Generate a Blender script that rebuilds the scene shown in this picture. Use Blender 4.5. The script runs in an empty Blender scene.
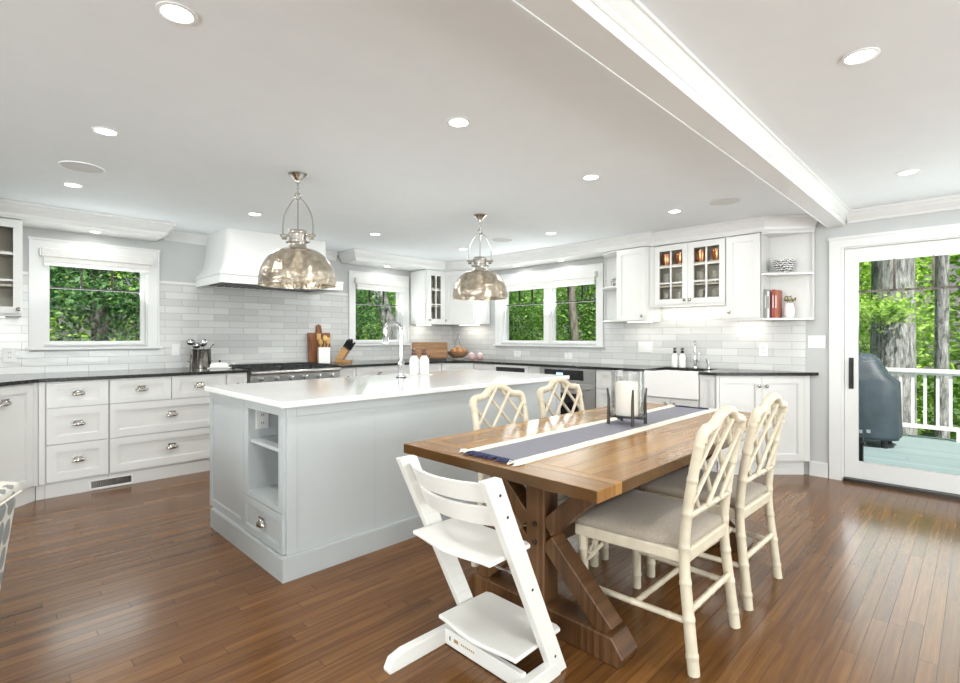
import bpy, math, random
from mathutils import Vector, Matrix
random.seed(7)
PI = math.pi
SC = bpy.context.scene
COL = SC.collection

# ------------------------------------------------------------------ camera, world, sun, daylight, exposure
cam_d = bpy.data.cameras.new('camera')
cam = bpy.data.objects.new('camera', cam_d); COL.objects.link(cam)
cam.location = (0, 0, 1.25)
cam.rotation_euler = (PI / 2, 0, math.radians(44.75 - 90))
cam_d.sensor_width = 36; cam_d.lens = 505 / 960 * 36
cam_d.shift_y = -4.5 / 960
cam_d.clip_start = .05; cam_d.clip_end = 300
SC.camera = cam
SC.view_settings.view_transform = 'Standard'
SC.view_settings.look = 'None'
SC.view_settings.gamma = 1
SC.view_settings.use_curve_mapping = False
SC.view_settings.exposure = 0.17

W = bpy.data.worlds.new('world'); SC.world = W; W.use_nodes = True
wn = W.node_tree; wn.nodes.clear()
wo = wn.nodes.new('ShaderNodeOutputWorld'); wb = wn.nodes.new('ShaderNodeBackground')
sky = wn.nodes.new('ShaderNodeTexSky'); sky.sky_type = 'HOSEK_WILKIE'; sky.turbidity = 9
sky.sun_direction = (-.35, -.45, .82)
wn.links.new(sky.outputs[0], wb.inputs[0]); wb.inputs[1].default_value = 2.2
wn.links.new(wb.outputs[0], wo.inputs[0])

def light(kind, name, loc, energy, color=(1, 1, 1), rot=(0, 0, 0), **kw):
    d = bpy.data.lights.new(name, kind); d.energy = energy; d.color = color
    for k, v in kw.items(): setattr(d, k, v)
    o = bpy.data.objects.new(name, d); COL.objects.link(o); o.location = loc; o.rotation_euler = rot
    return o
light('SUN', 'sun', (0, 0, 20), 6.5, (1, .97, .9), rot=(math.radians(33), 0, math.radians(-38)), angle=.02)
# unseen area lamps added behind the camera, tilted up to brighten room and ceiling
DAY = (.94, .995, 1)
light('AREA', 'rear_fill_lamp', (1.4, -3.9, 1.45), 230, DAY, rot=(PI / 2 + .5, 0, 0), shape='RECTANGLE', size=4.2, size_y=1.7)
light('AREA', 'side_fill_lamp', (-3.9, 1.0, 1.45), 230, DAY, rot=(PI / 2 + .5, 0, -PI / 2), shape='RECTANGLE', size=4.2, size_y=1.7)
# daylight on the inner side of the glazed door and the windows
light('AREA', 'daylight_patio_door', (5.32, -.1, 1.1), 24, DAY, rot=(PI / 2 + .35, 0, PI / 2), shape='RECTANGLE', size=1.8, size_y=1.8)

light('AREA', 'daylight_double_window', (5.30, 4.1, 1.50), 14, DAY, rot=(PI / 2 + .7, 0, PI / 2), shape='RECTANGLE', size=1.4, size_y=.6)
light('AREA', 'daylight_left_window', (.85, 5.86, 1.50), 7, DAY, rot=(PI / 2 + .7, 0, PI), shape='RECTANGLE', size=.7, size_y=.6)
light('AREA', 'daylight_middle_window', (4.0, 5.86, 1.50), 6, DAY, rot=(PI / 2 + .7, 0, PI), shape='RECTANGLE', size=.7, size_y=.6)

# ------------------------------------------------------------------ materials
MATS = {}
def new_mat(name):
    m = bpy.data.materials.new(name); m.use_nodes = True
    nt = m.node_tree; b = nt.nodes['Principled BSDF']
    MATS[name] = m
    return m, nt, b
def N(nt, t, **kw):
    n = nt.nodes.new(t)
    for k, v in kw.items(): setattr(n, k, v)
    return n
def mathn(nt, op, a, b=None, c=None):
    n = N(nt, 'ShaderNodeMath', operation=op)
    for i, v in enumerate((a, b, c)):
        if v is None: continue
        if isinstance(v, (int, float)): n.inputs[i].default_value = v
        else: nt.links.new(v, n.inputs[i])
    return n.outputs[0]
def ramp(nt, fac, stops):
    r = N(nt, 'ShaderNodeValToRGB'); nt.links.new(fac, r.inputs[0])
    e = r.color_ramp.elements
    while len(e) < len(stops): e.new(.5)
    for i, (p, c) in enumerate(stops): e[i].position = p; e[i].color = (*c, 1)
    return r.outputs[0]
def coords(nt, scale=(1, 1, 1), rot=(0, 0, 0)):
    tc = N(nt, 'ShaderNodeTexCoord'); mp = N(nt, 'ShaderNodeMapping')
    mp.inputs['Scale'].default_value = scale; mp.inputs['Rotation'].default_value = rot
    nt.links.new(tc.outputs['Object'], mp.inputs[0]); return mp.outputs[0]
def noise(nt, vec, scale, detail=4, rough=.5):
    n = N(nt, 'ShaderNodeTexNoise'); n.inputs['Scale'].default_value = scale
    n.inputs['Detail'].default_value = detail; n.inputs['Roughness'].default_value = rough
    nt.links.new(vec, n.inputs['Vector']); return n.outputs['Fac']
def bump(nt, b, h, strength=.2, dist=.01):
    n = N(nt, 'ShaderNodeBump'); n.inputs['Strength'].default_value = strength
    n.inputs['Distance'].default_value = dist
    nt.links.new(h, n.inputs['Height']); nt.links.new(n.outputs[0], b.inputs['Normal'])
def pm(name, col, rough=.5, metal=0, spec=.5, var=.04, nscale=6, bmp=0, bscale=40, stretch=(1, 1, 1), **extra):
    """plain procedural material: base colour gently varied by noise"""
    m, nt, b = new_mat(name)
    v = coords(nt, stretch); f = noise(nt, v, nscale)
    lo = tuple(max(0, c * (1 - var)) for c in col); hi = tuple(min(1, c * (1 + var)) for c in col)
    nt.links.new(ramp(nt, f, [(.3, lo), (.7, hi)]), b.inputs['Base Color'])
    b.inputs['Roughness'].default_value = rough; b.inputs['Metallic'].default_value = metal
    b.inputs['Specular IOR Level'].default_value = spec
    if bmp: bump(nt, b, noise(nt, v, bscale), bmp)
    for k, val in extra.items(): b.inputs[k.replace('_', ' ')].default_value = val
    return m
pm('wall_paint', (.54, .55, .545), .75, var=.015)
pm('ceiling_paint', (.82, .855, .87), .85, var=.01)
pm('white_trim', (.76, .76, .75), .35, var=.01)
pm('cabinet_white', (.72, .72, .70), .32, var=.012)
pm('island_grey', (.50, .525, .53), .38, var=.012)
pm('nickel', (.50, .47, .43), .2, 1, var=.05)
pm('chrome', (.60, .60, .61), .06, 1, var=.02)
pm('steel', (.55, .55, .54), .28, 1, var=.08, stretch=(1, 1, 30), nscale=8)
pm('black_iron', (.015, .015, .016), .45)
pm('black_plastic', (.012, .012, .013), .3)
pm('black_glass', (.01, .011, .013), .06)
pm('dark_interior', (.10, .10, .10), .6)
pm('white_ceramic', (.86, .85, .83), .15, var=.01)
pm('white_plastic', (.82, .82, .81), .35, var=.01)
pm('amber_plastic', (.12, .05, .025), .3)
pm('dark_stone', (.020, .019, .018), .14, var=.5, nscale=60)
pm('white_quartz', (.84, .84, .825), .1, var=.02, nscale=3)
pm('taupe_linen', (.37, .315, .255), .9, var=.1, nscale=120, bmp=.15, bscale=400, Sheen_Weight=.2)
pm('cream_bamboo', (.64, .57, .44), .38, var=.1, nscale=14)
pm('highchair_white', (.82, .81, .77), .35, var=.02)
pm('roman_fabric', (.80, .79, .76), .9, var=.03, nscale=30)
pm('candle_wax', (.87, .82, .74), .5, var=.03, Subsurface_Weight=.2)
pm('dark_metal', (.06, .055, .05), .35, .8)
pm('knife_wood', (.52, .29, .11), .45, var=.25, nscale=4, stretch=(1, 1, 8))
pm('spoon_wood', (.62, .38, .13), .5, var=.25, nscale=6)
pm('board_wood', (.26, .10, .04), .4, var=.4, nscale=5, stretch=(6, 6, 1))
pm('bread_box_wood', (.30, .15, .06), .4, var=.4, nscale=5, stretch=(1, 1, 9))
pm('wicker', (.36, .20, .11), .7, var=.4, nscale=60, bmp=.8, bscale=120)
pm('fruit_orange', (.60, .30, .13), .5, var=.15)
pm('pink_glaze', (.66, .42, .40), .3, var=.12)
pm('copper', (.72, .36, .22), .25, 1)
pm('glassware', (.80, .83, .84), .08, var=.03, Transmission_Weight=.5, IOR=1.3)
pm('book_red', (.40, .05, .05), .5); pm('book_white', (.75, .74, .72), .5)
pm('book_grey', (.30, .31, .32), .5); pm('book_rust', (.40, .13, .08), .5)
pm('leaf_small', (.25, .22, .06), .5, var=.4, nscale=30)
pm('grill_cover', (.045, .062, .078), .55, var=.25, nscale=5, bmp=.5, bscale=6)
pm('deck_paint', (.40, .52, .52), .6, var=.08, nscale=3)
pm('railing_white', (.85, .85, .84), .4)
pm('speaker_grille', (.66, .66, .65), .9)
pm('fringe_navy', (.03, .035, .09), .9, var=.5, nscale=90)
pm('cream_cotton', (.80, .76, .67), .9, var=.06, nscale=90, bmp=.2, bscale=300)
pm('blue_weave', (.23, .23, .265), .9, var=.25, nscale=260, bmp=.3, bscale=400)
pm('logo_ink', (.45, .25, .12), .5)

def emis(name, col, s):
    m, nt, b = new_mat(name)
    b.inputs['Base Color'].default_value = (*col, 1)
    b.inputs['Emission Color'].default_value = (*col, 1); b.inputs['Emission Strength'].default_value = s
emis('lamp_lens', (1, .97, .9), 14)
emis('led_strip', (1, .95, .85), 3)
emis('display_blue', (.35, .65, 1), 1.5)

def thin_glass(name, tint, gloss, rough=.02):
    m = bpy.data.materials.new(name); m.use_nodes = True; MATS[name] = m; nt = m.node_tree; nt.nodes.clear()
    o = N(nt, 'ShaderNodeOutputMaterial'); mx = N(nt, 'ShaderNodeMixShader'); t = N(nt, 'ShaderNodeBsdfTransparent')
    g = N(nt, 'ShaderNodeBsdfGlossy'); g.inputs['Roughness'].default_value = rough
    t.inputs[0].default_value = (*tint, 1)
    lw = N(nt, 'ShaderNodeLayerWeight'); lw.inputs[0].default_value = .25
    f = mathn(nt, 'MULTIPLY_ADD', lw.outputs['Fresnel'], gloss, gloss * .02)
    nt.links.new(f, mx.inputs[0]); nt.links.new(t.outputs[0], mx.inputs[1]); nt.links.new(g.outputs[0], mx.inputs[2])
    nt.links.new(mx.outputs[0], o.inputs[0])
thin_glass('window_glass', (.97, .98, .98), .05)
thin_glass('clear_glass', (.98, .98, .98), .7)

def mercury():
    m = bpy.data.materials.new('mercury_glass'); m.use_nodes = True; MATS['mercury_glass'] = m; nt = m.node_tree
    b = nt.nodes['Principled BSDF']; o = nt.nodes['Material Output']
    v = coords(nt); f = noise(nt, v, 26, 3)
    nt.links.new(ramp(nt, f, [(.3, (.40, .34, .26)), (.7, (.66, .59, .49))]), b.inputs['Base Color'])
    b.inputs['Metallic'].default_value = .85; b.inputs['Roughness'].default_value = .16
    bump(nt, b, noise(nt, v, 40, 2), .5, .012)
    t = N(nt, 'ShaderNodeBsdfTransparent'); t.inputs[0].default_value = (.9, .84, .72, 1)
    mx = N(nt, 'ShaderNodeMixShader'); mx.inputs[0].default_value = .13
    nt.links.new(b.outputs[0], mx.inputs[1]); nt.links.new(t.outputs[0], mx.inputs[2]); nt.links.new(mx.outputs[0], o.inputs[0])
mercury()

def planks(name, w, L, stops, rough=(.2, .4), axis='x', grain=.5, gap=.0016, bumpy=.25, spec=.5):
    """boards running along local x (or y): width w, length L, colour varied board by board plus stretched grain"""
    m, nt, b = new_mat(name)
    tc = N(nt, 'ShaderNodeTexCoord'); sp = N(nt, 'ShaderNodeSeparateXYZ'); nt.links.new(tc.outputs['Object'], sp.inputs[0])
    u, v = (sp.outputs[0], sp.outputs[1]) if axis == 'x' else (sp.outputs[1], sp.outputs[0])
    row = mathn(nt, 'FLOOR', mathn(nt, 'DIVIDE', v, w))
    wn1 = N(nt, 'ShaderNodeTexWhiteNoise', noise_dimensions='1D'); nt.links.new(row, wn1.inputs['W'])
    us = mathn(nt, 'MULTIPLY_ADD', wn1.outputs['Value'], L * 3.7, u)
    cell = mathn(nt, 'FLOOR', mathn(nt, 'DIVIDE', us, L))
    cb = N(nt, 'ShaderNodeCombineXYZ'); nt.links.new(row, cb.inputs[0]); nt.links.new(cell, cb.inputs[1])
    wn2 = N(nt, 'ShaderNodeTexWhiteNoise', noise_dimensions='2D'); nt.links.new(cb.outputs[0], wn2.inputs['Vector'])
    g = N(nt, 'ShaderNodeCombineXYZ')
    nt.links.new(mathn(nt, 'MULTIPLY_ADD', wn2.outputs['Value'], 37., mathn(nt, 'MULTIPLY', u, 2.2)), g.inputs[0])
    nt.links.new(mathn(nt, 'MULTIPLY', v, 48), g.inputs[1]); nt.links.new(mathn(nt, 'MULTIPLY', row, 1.3), g.inputs[2])
    gr = noise(nt, g.outputs[0], 1.0, 6, .65)
    f = mathn(nt, 'ADD', mathn(nt, 'MULTIPLY', wn2.outputs['Value'], 1 - grain), mathn(nt, 'MULTIPLY', gr, grain))
    c = ramp(nt, f, stops)
    fv = mathn(nt, 'FRACT', mathn(nt, 'DIVIDE', v, w)); fu = mathn(nt, 'FRACT', mathn(nt, 'DIVIDE', us, L))
    e = mathn(nt, 'MAXIMUM', mathn(nt, 'LESS_THAN', fv, gap / w), mathn(nt, 'LESS_THAN', fu, gap / L))
    mx = N(nt, 'ShaderNodeMix', data_type='RGBA'); mx.inputs[7].default_value = (*[x * .35 for x in stops[0][1]], 1)
    nt.links.new(mathn(nt, 'MULTIPLY', e, .8), mx.inputs[0]); nt.links.new(c, mx.inputs[6]); nt.links.new(mx.outputs[2], b.inputs['Base Color'])
    nt.links.new(mathn(nt, 'MULTIPLY_ADD', gr, rough[1] - rough[0], rough[0]), b.inputs['Roughness'])
    b.inputs['Specular IOR Level'].default_value = spec
    bump(nt, b, mathn(nt, 'SUBTRACT', mathn(nt, 'MULTIPLY', gr, .3), e), bumpy, .002)
    return m
planks('oak_floor', .057, .95, [(.2, (.070, .027, .007)), (.5, (.148, .062, .017)), (.85, (.27, .124, .038))], (.14, .28), spec=.42, grain=.78)
planks('table_wood', .118, 6, [(.2, (.125, .055, .012)), (.5, (.275, .130, .032)), (.85, (.45, .24, .072))], (.12, .30), grain=.66, gap=.0024)
planks('table_end_wood', .11, 6, [(.2, (.12, .05, .012)), (.5, (.25, .118, .030)), (.85, (.40, .21, .064))], (.15, .34), axis='y', grain=.62)
planks('trestle_wood', .4, 6, [(.25, (.028, .011, .004)), (.5, (.085, .037, .013)), (.8, (.20, .10, .038))], (.3, .5), grain=.8)
planks('deck_boards', .14, 4, [(.2, (.21, .28, .285)), (.8, (.26, .33, .335))], (.5, .7), axis='y', gap=.006)

def tiles(name, axis):
    m, nt, b = new_mat(name)
    tc = N(nt, 'ShaderNodeTexCoord'); sp = N(nt, 'ShaderNodeSeparateXYZ'); nt.links.new(tc.outputs['Object'], sp.inputs[0])
    cb = N(nt, 'ShaderNodeCombineXYZ'); nt.links.new(sp.outputs[0 if axis == 'x' else 1], cb.inputs[0])
    nt.links.new(mathn(nt, 'SUBTRACT', sp.outputs[2], .92), cb.inputs[1])
    br = N(nt, 'ShaderNodeTexBrick'); nt.links.new(cb.outputs[0], br.inputs['Vector'])
    br.offset = .5; br.inputs['Scale'].default_value = 1; br.inputs['Brick Width'].default_value = .31; br.inputs['Row Height'].default_value = .072
    br.inputs['Mortar Size'].default_value = .0022; br.inputs['Mortar Smooth'].default_value = .1; br.inputs['Bias'].default_value = 0
    br.inputs['Color1'].default_value = (.69, .69, .675, 1); br.inputs['Color2'].default_value = (.565, .57, .56, 1)
    br.inputs['Mortar'].default_value = (.40, .40, .39, 1)
    nt.links.new(br.outputs['Color'], b.inputs['Base Color'])
    b.inputs['Roughness'].default_value = .13
    nz = noise(nt, cb.outputs[0], 16, 3)
    bump(nt, b, mathn(nt, 'SUBTRACT', mathn(nt, 'MULTIPLY', nz, 1.0), mathn(nt, 'MULTIPLY', br.outputs['Fac'], 1.2)), .35, .004)
tiles('tile_along_x', 'x'); tiles('tile_along_y', 'y')

def bark(name, a, c, scale):
    m, nt, b = new_mat(name)
    v = coords(nt, (scale, scale, scale * .22)); f = noise(nt, v, 4, 6, .7)
    nt.links.new(ramp(nt, f, [(.38, a), (.62, c)]), b.inputs['Base Color']); b.inputs['Roughness'].default_value = .9
    bump(nt, b, f, .9, .05)
bark('bark_pale', (.10, .10, .10), (.50, .50, .50), 5)
bark('bark_grey', (.10, .085, .07), (.30, .27, .23), 5)
def leaf(name, lo, mid, hi):
    m = bpy.data.materials.new(name); m.use_nodes = True; MATS[name] = m; nt = m.node_tree
    b = nt.nodes['Principled BSDF']; o = nt.nodes['Material Output']
    v = coords(nt); n1 = noise(nt, v, 9, 2)
    c = ramp(nt, n1, [(.32, lo), (.5, mid), (.68, hi)])
    nt.links.new(c, b.inputs['Base Color']); b.inputs['Roughness'].default_value = .55
    t = N(nt, 'ShaderNodeBsdfTranslucent'); nt.links.new(c, t.inputs[0])
    mx = N(nt, 'ShaderNodeMixShader'); mx.inputs[0].default_value = .4
    nt.links.new(b.outputs[0], mx.inputs[1]); nt.links.new(t.outputs[0], mx.inputs[2]); nt.links.new(mx.outputs[0], o.inputs[0])
leaf('leaf_bright', (.16, .32, .05), (.42, .66, .10), (.78, .95, .32))
leaf('leaf_mid', (.07, .19, .045), (.20, .40, .09), (.46, .68, .20))
leaf('leaf_conifer', (.03, .11, .05), (.10, .25, .08), (.32, .52, .20))
pm('grass_ground', (.07, .14, .03), .95, var=.4, nscale=2)

def sofa_fabric():
    m, nt, b = new_mat('leaf_print_linen')
    v = coords(nt, (1, 1, .62)); vo = N(nt, 'ShaderNodeTexVoronoi'); vo.inputs['Scale'].default_value = 15
    vo.inputs['Randomness'].default_value = .35; nt.links.new(v, vo.inputs['Vector'])
    wv = N(nt, 'ShaderNodeTexWave'); wv.inputs['Scale'].default_value = 18; wv.inputs['Distortion'].default_value = 2; nt.links.new(v, wv.inputs['Vector'])
    d = mathn(nt, 'MULTIPLY_ADD', wv.outputs['Fac'], .10, vo.outputs['Distance'])
    nt.links.new(ramp(nt, d, [(.50, (.27, .28, .27)), (.56, (.68, .66, .60))]), b.inputs['Base Color']); b.inputs['Roughness'].default_value = .95
sofa_fabric()
def striped_ceramic():
    m, nt, b = new_mat('black_white_weave')
    v = coords(nt); wv = N(nt, 'ShaderNodeTexWave', bands_direction='Z'); wv.inputs['Scale'].default_value = 16
    wv.inputs['Distortion'].default_value = 6; wv.inputs['Detail Scale'].default_value = 3; nt.links.new(v, wv.inputs['Vector'])
    nt.links.new(ramp(nt, wv.outputs['Fac'], [(.45, (.02, .02, .03)), (.55, (.75, .75, .74))]), b.inputs['Base Color']); b.inputs['Roughness'].default_value = .4
striped_ceramic()

# ------------------------------------------------------------------ mesh helpers
class MB:
    def __init__(s): s.v = []; s.f = []; s.sm = []
    def add(s, vs, fs, smooth=False, M=None):
        n = len(s.v)
        s.v += [tuple(M @ Vector(p)) if M is not None else tuple(p) for p in vs]
        s.f += [tuple(i + n for i in f) for f in fs]; s.sm += [smooth] * len(fs); return s
    def box(s, x0, y0, z0, x1, y1, z1, M=None):
        vs = [(x, y, z) for x in (x0, x1) for y in (y0, y1) for z in (z0, z1)]
        return s.add(vs, [(0, 1, 3, 2), (4, 6, 7, 5), (0, 4, 5, 1), (2, 3, 7, 6), (0, 2, 6, 4), (1, 5, 7, 3)], M=M)
    def beam(s, p, q, w, h, up=(0, 0, 1)):
        """square bar from p to q, w across, h along up"""
        p, q = Vector(p), Vector(q); d = (q - p).normalized(); a = d.cross(Vector(up)).normalized(); b = a.cross(d).normalized()
        vs = []
        for c in (p, q):
            for i, j in ((-1, -1), (1, -1), (1, 1), (-1, 1)): vs.append(c + a * i * w / 2 + b * j * h / 2)
        return s.add(vs, [(0, 1, 2, 3), (7, 6, 5, 4), (0, 4, 5, 1), (1, 5, 6, 2), (2, 6, 7, 3), (3, 7, 4, 0)])
    def tube(s, path, r, seg=10, closed=False, smooth=True, squash=1):
        P = [Vector(p) for p in path]; n = len(P); R = r if isinstance(r, (list, tuple)) else [r] * n
        t0 = (P[1] - P[0]).normalized(); up = Vector((0, 0, 1)) if abs(t0.z) < .9 else Vector((1, 0, 0))
        a = t0.cross(up).normalized(); vs = []; pt = t0
        for i in range(n):
            if closed: t = (P[(i + 1) % n] - P[i - 1]).normalized()
            elif i == 0: t = t0
            elif i == n - 1: t = (P[i] - P[i - 1]).normalized()
            else: t = ((P[i + 1] - P[i]).normalized() + (P[i] - P[i - 1]).normalized()).normalized()
            a = (pt.rotation_difference(t) @ a); a = (a - t * a.dot(t)).normalized(); b = t.cross(a); pt = t
            for k in range(seg):
                an = 2 * PI * k / seg; vs.append(P[i] + (a * math.cos(an) + b * math.sin(an) * squash) * R[i])
        fs = []; m = n if closed else n - 1
        for i in range(m):
            j = (i + 1) % n
            for k in range(seg): l = (k + 1) % seg; fs.append((i * seg + k, i * seg + l, j * seg + l, j * seg + k))
        if not closed: fs += [tuple(range(seg))[::-1], tuple(range((n - 1) * seg, n * seg))]
        return s.add(vs, fs, smooth)
    def lathe(s, prof, c=(0, 0, 0), seg=24, smooth=True, sx=1, sy=1, M=None):
        vs = []; fs = []
        for r, z in prof:
            for k in range(seg):
                an = 2 * PI * k / seg; vs.append((c[0] + r * sx * math.cos(an), c[1] + r * sy * math.sin(an), c[2] + z))
        for i in range(len(prof) - 1):
            for k in range(seg): l = (k + 1) % seg; fs.append((i * seg + k, i * seg + l, (i + 1) * seg + l, (i + 1) * seg + k))
        if prof[0][0] > 1e-5: fs.append(tuple(range(seg))[::-1])
        if prof[-1][0] > 1e-5: fs.append(tuple(range((len(prof) - 1) * seg, len(prof) * seg)))
        return s.add(vs, fs, smooth, M)
    def prism(s, poly, a0, a1, plane='xy'):
        n = len(poly)
        def mk(p, q, h): return {'xy': (p, q, h), 'xz': (p, h, q), 'yz': (h, p, q)}[plane]
        vs = [mk(p, q, a0) for p, q in poly] + [mk(p, q, a1) for p, q in poly]
        return s.add(vs, [tuple(range(n))[::-1], tuple(range(n, 2 * n))] + [(i, (i + 1) % n, (i + 1) % n + n, i + n) for i in range(n)])
    def ball(s, c, r, seg=14, rings=8, sx=1, sy=1, sz=1):
        prof = [(r * math.sin(PI * i / rings), -r * sz * math.cos(PI * i / rings)) for i in range(rings + 1)]
        prof[0] = (1e-6, prof[0][1]); prof[-1] = (1e-6, prof[-1][1])
        return s.lathe(prof, c, seg, True, sx, sy)
    def sweep(s, path, prof, closed=False, smooth=False):
        """profile (outward, z) swept along a horizontal path with mitred corners; outward = right of travel"""
        P = [Vector((p[0], p[1])) for p in path]; n = len(P); k = len(prof); vs = []
        for i in range(n):
            def nrm(a, b): d = (b - a).normalized(); return Vector((d.y, -d.x))
            if closed: n1, n2 = nrm(P[i - 1], P[i]), nrm(P[i], P[(i + 1) % n])
            else: n1 = nrm(P[i - 1], P[i]) if i else nrm(P[0], P[1]); n2 = nrm(P[i], P[i + 1]) if i < n - 1 else n1
            b = (n1 + n2).normalized(); sc = 1 / max(.3, b.dot(n1))
            for o, z in prof: vs.append((P[i].x + b.x * o * sc, P[i].y + b.y * o * sc, z))
        fs = []
        for i in range(n if closed else n - 1):
            j = (i + 1) % n
            for q in range(k): l = (q + 1) % k; fs.append((i * k + q, j * k + q, j * k + l, i * k + l))
        if not closed: fs += [tuple(range(k)), tuple(range((n - 1) * k, n * k))[::-1]]
        return s.add(vs, fs, smooth)
    def mesh(s, name):
        me = bpy.data.meshes.new(name); me.from_pydata(s.v, [], s.f); me.polygons.foreach_set('use_smooth', s.sm); me.update()
        return me
import bmesh
def obj(name, mb, mat, parent=None, loc=None, bev=0, rot=None, autosmooth=True):
    me = mb.mesh(name) if isinstance(mb, MB) else mb
    if isinstance(mb, MB):
        bm = bmesh.new(); bm.from_mesh(me); bmesh.ops.recalc_face_normals(bm, faces=bm.faces)
        if autosmooth:
            for e in bm.edges:
                if len(e.link_faces) == 2 and e.calc_face_angle(0) > .7: e.smooth = False
        bm.to_mesh(me); bm.free()
        me.materials.append(MATS[mat])
    o = bpy.data.objects.new(name, me); COL.objects.link(o)
    if parent: o.parent = parent
    if loc: o.location = loc
    if rot: o.rotation_euler = rot
    if bev:
        md = o.modifiers.new('bevel', 'BEVEL'); md.width = bev; md.segments = 2; md.limit_method = 'ANGLE'; md.angle_limit = .6
    return o
def tag(o, label, cat, group=None, kind=None):
    o['label'] = label; o['category'] = cat
    if group: o['group'] = group
    if kind: o['kind'] = kind
    return o
def thing(name, label, cat, loc=(0, 0, 0), rz=0, group=None):
    o = bpy.data.objects.new(name, None); COL.objects.link(o); o.location = loc; o.rotation_euler = (0, 0, rz)
    o.empty_display_size = .1
    return tag(o, label, cat, group)
def struct(name, mb, mat, parent=None, bev=0):
    o = obj(name, mb, mat, parent, bev=bev)
    if not parent: o['kind'] = 'structure'
    return o
def dup(root, loc, rz, label=None, group=None):
    def cp(o, par):
        c = o.copy(); COL.objects.link(c); c.parent = par
        for ch in kids.get(o, []): cp(ch, c)
        return c
    kids = {}
    for o in list(COL.objects):
        if o.parent: kids.setdefault(o.parent, []).append(o)
    r = cp(root, None); r.location = loc; r.rotation_euler = (0, 0, rz)
    if label: r['label'] = label
    if group: r['group'] = group
    return r

# ------------------------------------------------------------------ room dimensions
XD, YL, CEIL = 5.36, 5.92, 2.34
XB, YB = -3.8, -3.8
YF, XF = 5.12, 4.74              # base cabinet fronts
WT = .16

def walled(mb, axis, f0, f1, u0, u1, z0, z1, holes):
    """slab of wall with rectangular holes (u0,u1,z0,z1)"""
    us = sorted({u0, u1, *[h[0] for h in holes], *[h[1] for h in holes]}); us = [u for u in us if u0 <= u <= u1]
    for a, b in zip(us, us[1:]):
        m = (a + b) / 2; cuts = sorted([(h[2], h[3]) for h in holes if h[0] < m < h[1]]); z = z0
        segs = []
        for c, d in cuts:
            if c > z: segs.append((z, min(c, z1)))
            z = max(z, d)
        if z < z1: segs.append((z, z1))
        for c, d in segs:
            if d <= c: continue
            if axis == 'x': mb.box(a, f0, c, b, f1, d)
            else: mb.box(f0, a, c, f1, b, d)
    return mb
W1 = (.455, 1.245, 1.165, 2.03); W2 = (3.60, 4.38, 1.165, 2.03); W3 = (3.31, 4.88, 1.155, 2.04); DR = (-.95, .86, 0, 2.03)
struct('floor', MB().box(XB, YB, -.12, XD, YL, 0), 'oak_floor')
struct('ceiling', MB().box(XB - .2, YB - .2, CEIL, XD + .25, YL + .25, CEIL + .15), 'ceiling_paint')
struct('wall_left', walled(MB(), 'x', YL, YL + WT, XB - .2, XD + WT, -.12, CEIL, [W1, W2]), 'wall_paint')
struct('wall_right', walled(MB(), 'y', XD, XD + WT, YB - .2, YL - .001, -.12, CEIL, [W3, DR]), 'wall_paint')
RB = [(-.7, 3.5, .55, 2.1)]
struct('wall_back', walled(MB(), 'x', YB - WT, YB, XB - .2, XD, -.12, CEIL, RB), 'wall_paint')
struct('wall_behind', walled(MB(), 'y', XB - WT, XB, YB, YL, -.12, CEIL, [(-1.1, 3.1, .55, 2.1)]), 'wall_paint')
struct('wall_return', MB().box(-1.02, 4.0, 0, -.9, YL - .001, CEIL - .001), 'wall_paint')
for n, (mbx) in (('window_5', MB().box(-.7, YB - .03, .55, -.64, YB, 2.1).box(3.44, YB - .03, .55, 3.5, YB, 2.1).box(1.37, YB - .03, .55, 1.43, YB, 2.1).box(-.64, YB - .03, 1.3, 3.44, YB, 1.34)),
                 ('window_6', MB().box(XB - .03, -1.1, .55, XB, -1.04, 2.1).box(XB - .03, 3.04, .55, XB, 3.1, 2.1).box(XB - .03, .97, .55, XB, 1.03, 2.1).box(XB - .03, -1.04, 1.3, XB, 3.04, 1.34))):
    struct(n, mbx, 'white_trim')

# tile backsplash panels
tl = walled(MB(), 'x', YL - .012, YL - .0005, -.89, 4.515, .9325, 1.80, [(.36, 1.345, 1.12, 3), (3.50, 4.48, 1.12, 3)])
struct('trim_1', tl, 'tile_along_x')
struct('trim_2', MB().box(4.5, YL - .011, .9325, XD - .001, YL - .0005, 1.42), 'tile_along_x')
tr = walled(MB(), 'y', XD - .012, XD - .0005, 1.13, YL - .013, .9325, 1.80, [(3.20, 4.98, 1.11, 3), (1.13, 1.42, 1.395, 3), (1.42, 3.12, 1.60, 3), (4.98, 5.9, 1.42, 3)])
struct('trim_3', tr, 'tile_along_y')
struct('trim_4', MB().box(-.895, YL - .016, 1.80, .355, YL, 1.82).box(1.35, YL - .016, 1.80, 3.495, YL, 1.82), 'white_trim')

# soffits and crown
SB = 2.21
CR = [(0, 2.225), (.012, 2.225), (.018, 2.25), (.05, 2.29), (.062, 2.315), (.075, 2.318), (.075, CEIL - .001), (0, CEIL - .001)]
CRW = [(0, 2.235), (.010, 2.235), (.016, 2.255), (.045, 2.29), (.058, 2.315), (.068, 2.318), (.068, CEIL - .001), (0, CEIL - .001)]
FL, FR1, FR2 = 5.55, 5.00, 5.08      # soffit fronts
s1 = [(-.895, 5.55), (1.31, 5.55), (1.31, YL - .001), (-.895, YL - .001)]
struct('trim_5', MB().prism(s1, SB, CEIL - .0005), 'cabinet_white')
struct('trim_6', MB().sweep([(-.895, 5.55), (1.31, 5.55), (1.31, YL - .02)], CR), 'white_trim')
s2 = [(3.40, YL - .001), (3.40, 5.55), (4.87, 5.55), (5.03, 5.10), (FR1, 4.9), (FR1, 2.48), (FR2, 2.48), (FR2, 1.40), (XD - .001, 1.06), (XD - .001, YL - .001)]
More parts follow.
